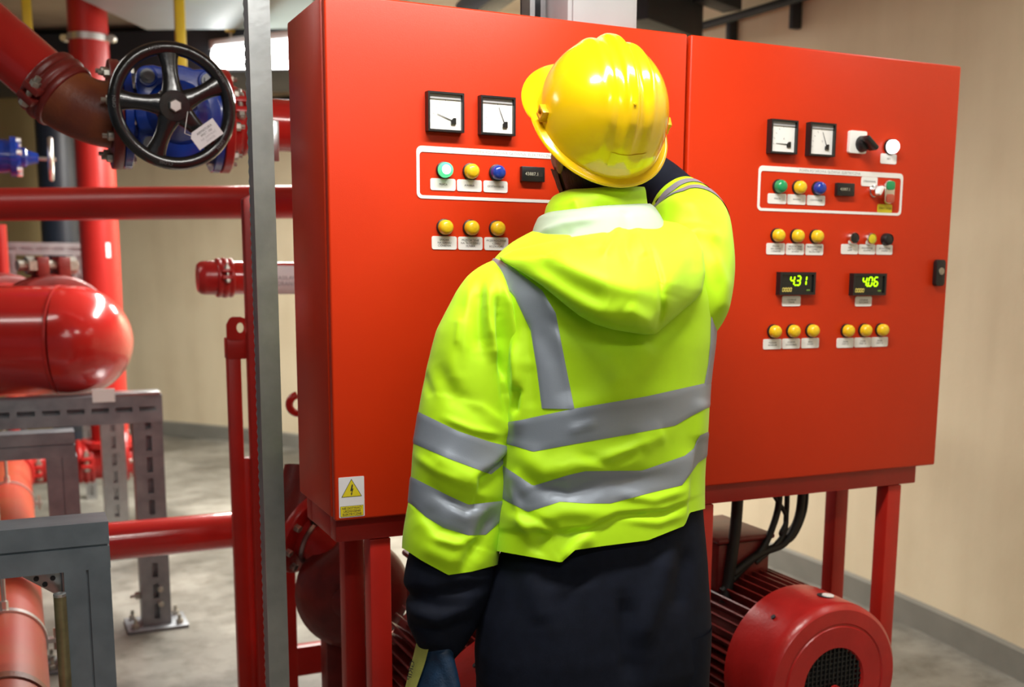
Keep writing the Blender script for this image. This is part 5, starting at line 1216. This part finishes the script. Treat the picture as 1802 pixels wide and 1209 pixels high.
# ---- head (one continuous mesh) with face, ears and neck
HC = px(1052, 270, 2.00)
hyaw = math.atan2(vdir[1], vdir[0]) + math.radians(24)      # facing direction, turned left of the view
hf_ = V(math.cos(hyaw), math.sin(hyaw), 0); hpit = math.radians(6)
hfw = unit(hf_ * math.cos(hpit) + EZ * math.sin(hpit)); hrt = unit(np.cross(hfw, EZ)); hup = np.cross(hrt, hfw)
P = []
NL, NM = 56, 72
for i in range(NL):
    la = -math.pi / 2 + math.pi * i / (NL - 1); row = []
    for j in range(NM):
        lo = 2 * math.pi * j / NM; x, y, z = math.cos(la) * math.cos(lo), math.cos(la) * math.sin(lo), math.sin(la)    # x front, y left
        X, Y, Z = x * 0.098, y * 0.077, z * 0.120
        if z < -0.1: k = 1 - 0.22 * (-z - 0.1); Y *= k; X = X * (1 - 0.10 * (-z)) + (0.012 * -z if x > 0 else -0.018 * z * x)
        fr = max(0, x)
        g = lambda a, b, sa, sb: math.exp(-((y - a) / sa) ** 2 - ((z - b) / sb) ** 2)
        X += fr * (0.024 * g(0, -0.14, 0.16, 0.17) + 0.010 * g(0, 0.06, 0.12, 0.2) + 0.007 * g(0.35, 0.17, 0.3, 0.08) + 0.007 * g(-0.35, 0.17, 0.3, 0.08) - 0.010 * g(0.38, 0.03, 0.2, 0.12) - 0.010 * g(-0.38, 0.03, 0.2, 0.12)
                    + 0.008 * g(0, -0.42, 0.3, 0.05) + 0.008 * g(0, -0.53, 0.26, 0.06) - 0.004 * g(0, -0.475, 0.3, 0.03) + 0.012 * g(0, -0.80, 0.3, 0.14))
        Y += math.copysign(1, y) * (0.006 * math.exp(-((abs(y) - 0.8) / 0.3) ** 2 - ((z + 0.12) / 0.15) ** 2) if x > 0 else 0)
        row.append(HC + hfw * X - hrt * Y + hup * Z)
    P.append(row)
hd = MB(); hd.grid(np.array(P))
nb_ = px(1050, 400, 1.985)
hd.tube([nb_, nb_ * 0.45 + HC * 0.55 - hfw * 0.012 - EZ * 0.045, HC - hfw * 0.01 - EZ * 0.03], [0.062, 0.057, 0.055], n=28)
for s_ in (-1, 1):            # ears
    ec = HC + hrt * s_ * 0.079 - hfw * 0.012 - hup * 0.006
    EP = []
    for i in range(13):
        a = math.pi * i / 12; EP.append([ec + hup * 0.033 * math.cos(a) + (hrt * s_ * 0.55 - hfw * 0.8) * 0.012 * math.sin(a) + (hfw * math.cos(b) * 0.017 + hrt * s_ * math.sin(b) * 0.007) * math.sin(a) for b in np.linspace(0, 2 * math.pi, 13)[:-1]])
    hd.grid(np.array(EP))
head = hd.build('body', M_skin, person, smooth=80); head['label'] = 'bearded head and neck turned to the panel'
for s_ in (-1, 1):
    e = HC + hfw * 0.088 + hrt * s_ * 0.030 + hup * 0.004
    MB().lathe([(0.0, -0.011)] + [(0.011 * math.sin(a), -0.011 * math.cos(a)) for a in np.linspace(0.3, 2.9, 10)] + [(0.0, 0.011)], e, hfw, n=20).build('eye', M_white, head)
# beard and hair shells over the skull
def shell(sel, off, name, m_):
    mb = MB(); A = np.array(P); NH = A - HC; NH /= np.linalg.norm(NH, axis=2, keepdims=True); idx = {}; v = []; f = []
    def g(i, j):
        j %= NM
        if (i, j) not in idx: idx[(i, j)] = len(v); v.append(A[i, j] + NH[i, j] * (off + 0.0015 * noise.noise(Vector((i * 0.9, j * 0.9, 0)))))
        return idx[(i, j)]
    for i in range(NL - 1):
        for j in range(NM):
            la = -90 + 180 * (i + .5) / (NL - 1); lo = (360 * (j + .5) / NM + 180) % 360 - 180
            if sel(la, lo): f.append((g(i, j), g(i, j + 1), g(i + 1, j + 1), g(i + 1, j)))
    mb.add(v, f); return mb.build(name, m_, head, smooth=80)
shell(lambda la, lo: abs(lo) < 92 and la < -22 + (8 if abs(lo) > 45 else 0) and not (abs(lo) < 14 and -33 < la < -26), 0.006, 'beard', M_hair)
shell(lambda la, lo: (abs(lo) > 95 and la > -45) or la > 38, 0.005, 'hair', M_hair)

# ---- hard hat
HH = px(1057, 212, 1.965)
ty = math.atan2(vdir[1], vdir[0]) + math.radians(18); tau = math.radians(47)
f0 = V(math.cos(ty), math.sin(ty), 0); hF = unit(f0 * math.cos(tau) + EZ * math.sin(tau)); hR = unit(np.cross(hF, EZ)); hU = np.cross(hR, hF)
roll = math.radians(-3); hR, hU = hR * math.cos(roll) + hU * math.sin(roll), hU * math.cos(roll) - hR * math.sin(roll)
def hat_pt(la, lo, off=0.0):
    """la 0 rim .. 90 crown, lo 0 front, 90 left, 180 back"""
    a, b = math.radians(la), math.radians(lo); cx_, cy_ = math.cos(b), math.sin(b)
    ca = math.cos(a) ** 0.86 if la < 90 else 0.0
    X = cx_ * ca * 0.134; Y = cy_ * ca * 0.1165; Z = math.sin(a) ** 0.95 * 0.137
    # crest ridges running front to back
    d = abs(Y); amp = min(1.0, max(0, (la - 8) / 30.0))
    r_ = 0.0072 * math.exp(-(d / 0.0125) ** 4) + 0.0032 * math.exp(-((d - 0.040) / 0.010) ** 2) - 0.0020 * math.exp(-((d - 0.024) / 0.006) ** 2)
    n_ = unit(V(X / 0.134 ** 2, Y / 0.1165 ** 2, Z / 0.137 ** 2)); k = r_ * amp + off
    X, Y, Z = V(X, Y, Z) + n_ * k
    dip = 0.012 * max(0, -cx_) ** 1.5 * max(0, 1 - la / 35.0)
    return HH + hF * X - hR * Y + hU * (Z - dip)
hat = MB(); NLo = 480; rows = []
lat = [0, 2, 4] + list(np.linspace(6, 89.5, 80))
for la in lat: rows.append([hat_pt(la, 360 * j / NLo) for j in range(NLo)])
rim = []
for o_, z_ in ((0.0, -0.002), (0.008, -0.004), (0.0135, -0.006), (0.014, -0.009), (0.008, -0.009), (-0.004, -0.007), (-0.006, 0.02)):
    rr = []
    for j in range(NLo):
        lo = 360 * j / NLo; b = math.radians(lo); p = hat_pt(0, lo); rad = unit(hF * math.cos(b) / 0.142 - hR * math.sin(b) / 0.1165)
        ex_ = 0.029 * max(0, math.cos(b)) ** 0.7 if o_ > 0.003 else 0.0          # peak at the front
        ex_ *= min(1, o_ / 0.008)
        rr.append(p + rad * (o_ + ex_) + hU * (z_ - 0.30 * ex_))
    rim.append(rr)
hg = np.array(list(reversed(rim)) + rows)
hatp = MB().grid(hg); cp_ = hat_pt(89.9, 0); n0 = len(hatp.v); hatp.v.append(tuple(cp_)); base = (len(hg) - 1) * NLo
hatp.f += [(base + j, base + (j + 1) % NLo, n0) for j in range(NLo)]
hat = hatp.build('hard_hat', M_hat, person, smooth=70); hat['label'] = 'glossy yellow hard hat'
for lo, s_ in ((97, 1), (263, -1)):
    p = hat_pt(7, lo, 0.004); b = math.radians(lo); rad = unit(hF * math.cos(b) - hR * math.sin(b)); tg = np.cross(hU, rad)
    mb = MB(); mb.box(p + hU * 0.006, (0.022, 0.012, 0.006), ex=tg, ey=rad, ez=hU); mb.box(p - hU * 0.010, (0.022, 0.012, 0.006), ex=tg, ey=rad, ez=hU); mb.box(p - hU * 0.002 + tg * 0.008, (0.006, 0.012, 0.018), ex=tg, ey=rad, ez=hU); mb.box(p - hU * 0.002 - tg * 0.008, (0.006, 0.010, 0.012), ex=tg, ey=rad, ez=hU)
    mb.build('slot_clip', M_hatc, hat, bevel=0.0012)
MB().lathe([(0.003, 0), (0.0025, 0.0015), (0, 0.002)], hat_pt(52, 180, 0.001), hat_pt(52, 180, 0.02) - hat_pt(52, 180, 0), n=12).build('moulding_pip', M_hat, hat)
mb = MB(); G = []
for la in np.linspace(7, 17, 5): G.append([hat_pt(la, lo, 0.0012) for lo in np.linspace(168, 203, 12)])
mb.grid(np.array(G), closed=False).build('clear_sticker', mat('clear sticker', (0.74, 0.49, 0.02), 0.08, coat=0.8), hat)

# ---- gloves
def glove(w, d, s, n_, nameA, pose, flip=1):
    """w wrist, d fingers' direction, s toward the thumb, n_ back of hand; continuous remeshed surface"""
    mb = MB(); d, s, n_ = unit(d), unit(s), unit(n_)
    rows = []
    for t_, a, b, o_ in ((-0.05, 0.034, 0.030, 0), (0.0, 0.034, 0.026, 0), (0.03, 0.040, 0.022, 0), (0.07, 0.046, 0.020, 0), (0.095, 0.046, 0.019, 0), (0.105, 0.035, 0.012, 0)):
        rows.append([w + d * t_ + s * (a * math.cos(x) + o_) + n_ * b * math.sin(x) for x in np.linspace(0, 2 * math.pi, 21)[:-1]])
    R_ = np.array(rows); a_, b_ = R_[0].mean(axis=0), R_[-1].mean(axis=0)
    mb.grid(np.concatenate([np.array([[a_ * .98 + p * .02 for p in R_[0]]]), R_, np.array([[b_ * .98 + p * .02 for p in R_[-1]]])]))
    for k, (off, L) in enumerate(((0.031, 0.070), (0.011, 0.078), (-0.010, 0.073), (-0.030, 0.058))):
        p = w + d * 0.088 + s * off; dirs = d; pts = [p - d * 0.01]; cur = p.copy(); ang = 0
        for q_, cu in zip((0.45, 0.32, 0.23), pose):
            ang += cu; dd_ = d * math.cos(ang) - n_ * math.sin(ang); pts += [cur + dd_ * L * q_ * 0.5]; cur = cur + dd_ * L * q_; pts += [cur.copy()]
        mb.tube(pts, [0.0115, 0.0115, 0.011, 0.0105, 0.010, 0.0095, 0.007], n=12)
    p = w + d * 0.020 + s * 0.026; d1 = unit(d * 0.86 + s * 0.36 - n_ * 0.30); d2 = unit(d * 0.95 + s * 0.05 - n_ * 0.30)
    mb.tube([p - d1 * 0.02, p + d1 * 0.02, p + d1 * 0.042, p + d1 * 0.042 + d2 * 0.02, p + d1 * 0.042 + d2 * 0.034], [0.018, 0.016, 0.0145, 0.013, 0.008], n=14)
    o = mb.build(nameA, M_gloveb, person, smooth=80)
    md = o.modifiers.new('remesh', 'REMESH'); md.mode = 'VOXEL'; md.voxel_size = 0.0028; md.use_smooth_shade = True
    md = o.modifiers.new('smooth', 'SMOOTH'); md.iterations = 4; md.factor = 0.5
    return o
wl = px(769, 1140, SD - 0.01)
hd_ = unit(px(748, 1240, SD - 0.02) - wl)
nb = unit(-vdir * 0.75 - rdir * 0.62); nb = unit(nb - hd_ * nb.dot(hd_)); sd_ = unit(np.cross(hd_, nb)); sd_ = sd_ if sd_.dot(rdir) > 0 else -sd_
glove(wl, hd_, sd_, nb, 'glove', (0.25, 0.45, 0.35))
# yellow knitted back of the left glove
G = []
for t_ in np.linspace(-0.018, 0.095, 12):
    k = np.interp(t_, (-0.018, 0.03, 0.095), (0.0385, 0.0455, 0.051)); h = np.interp(t_, (-0.018, 0.03, 0.095), (0.0325, 0.026, 0.0235))
    G.append([wl + hd_ * t_ + sd_ * k * math.cos(x) + nb * h * math.sin(x) for x in np.linspace(math.radians(72 + 30 * (t_ + .018) / .11), math.radians(205), 16)])
gb = MB().grid(np.array(G), closed=False).build('glove_back', M_glovey, person, smooth=80)
text_mb('GRIP', 0.016, wl + hd_ * 0.045 + sd_ * -0.022 + nb * 0.0285, hd_, -sd_).build('lettering', M_print, gb, smooth=0)
wr_ = C_[-1]; rh_t = V(wr_[0] - 0.045, wr_[1] + 0.01, wr_[2] + 0.10); hd2 = unit(rh_t - wr_)
nb2 = unit(V(0.1, -1, 0.2)); nb2 = unit(nb2 - hd2 * nb2.dot(hd2)); glove(wr_, hd2, unit(np.cross(nb2, hd2)), nb2, 'glove', (0.3, 0.6, 0.5))
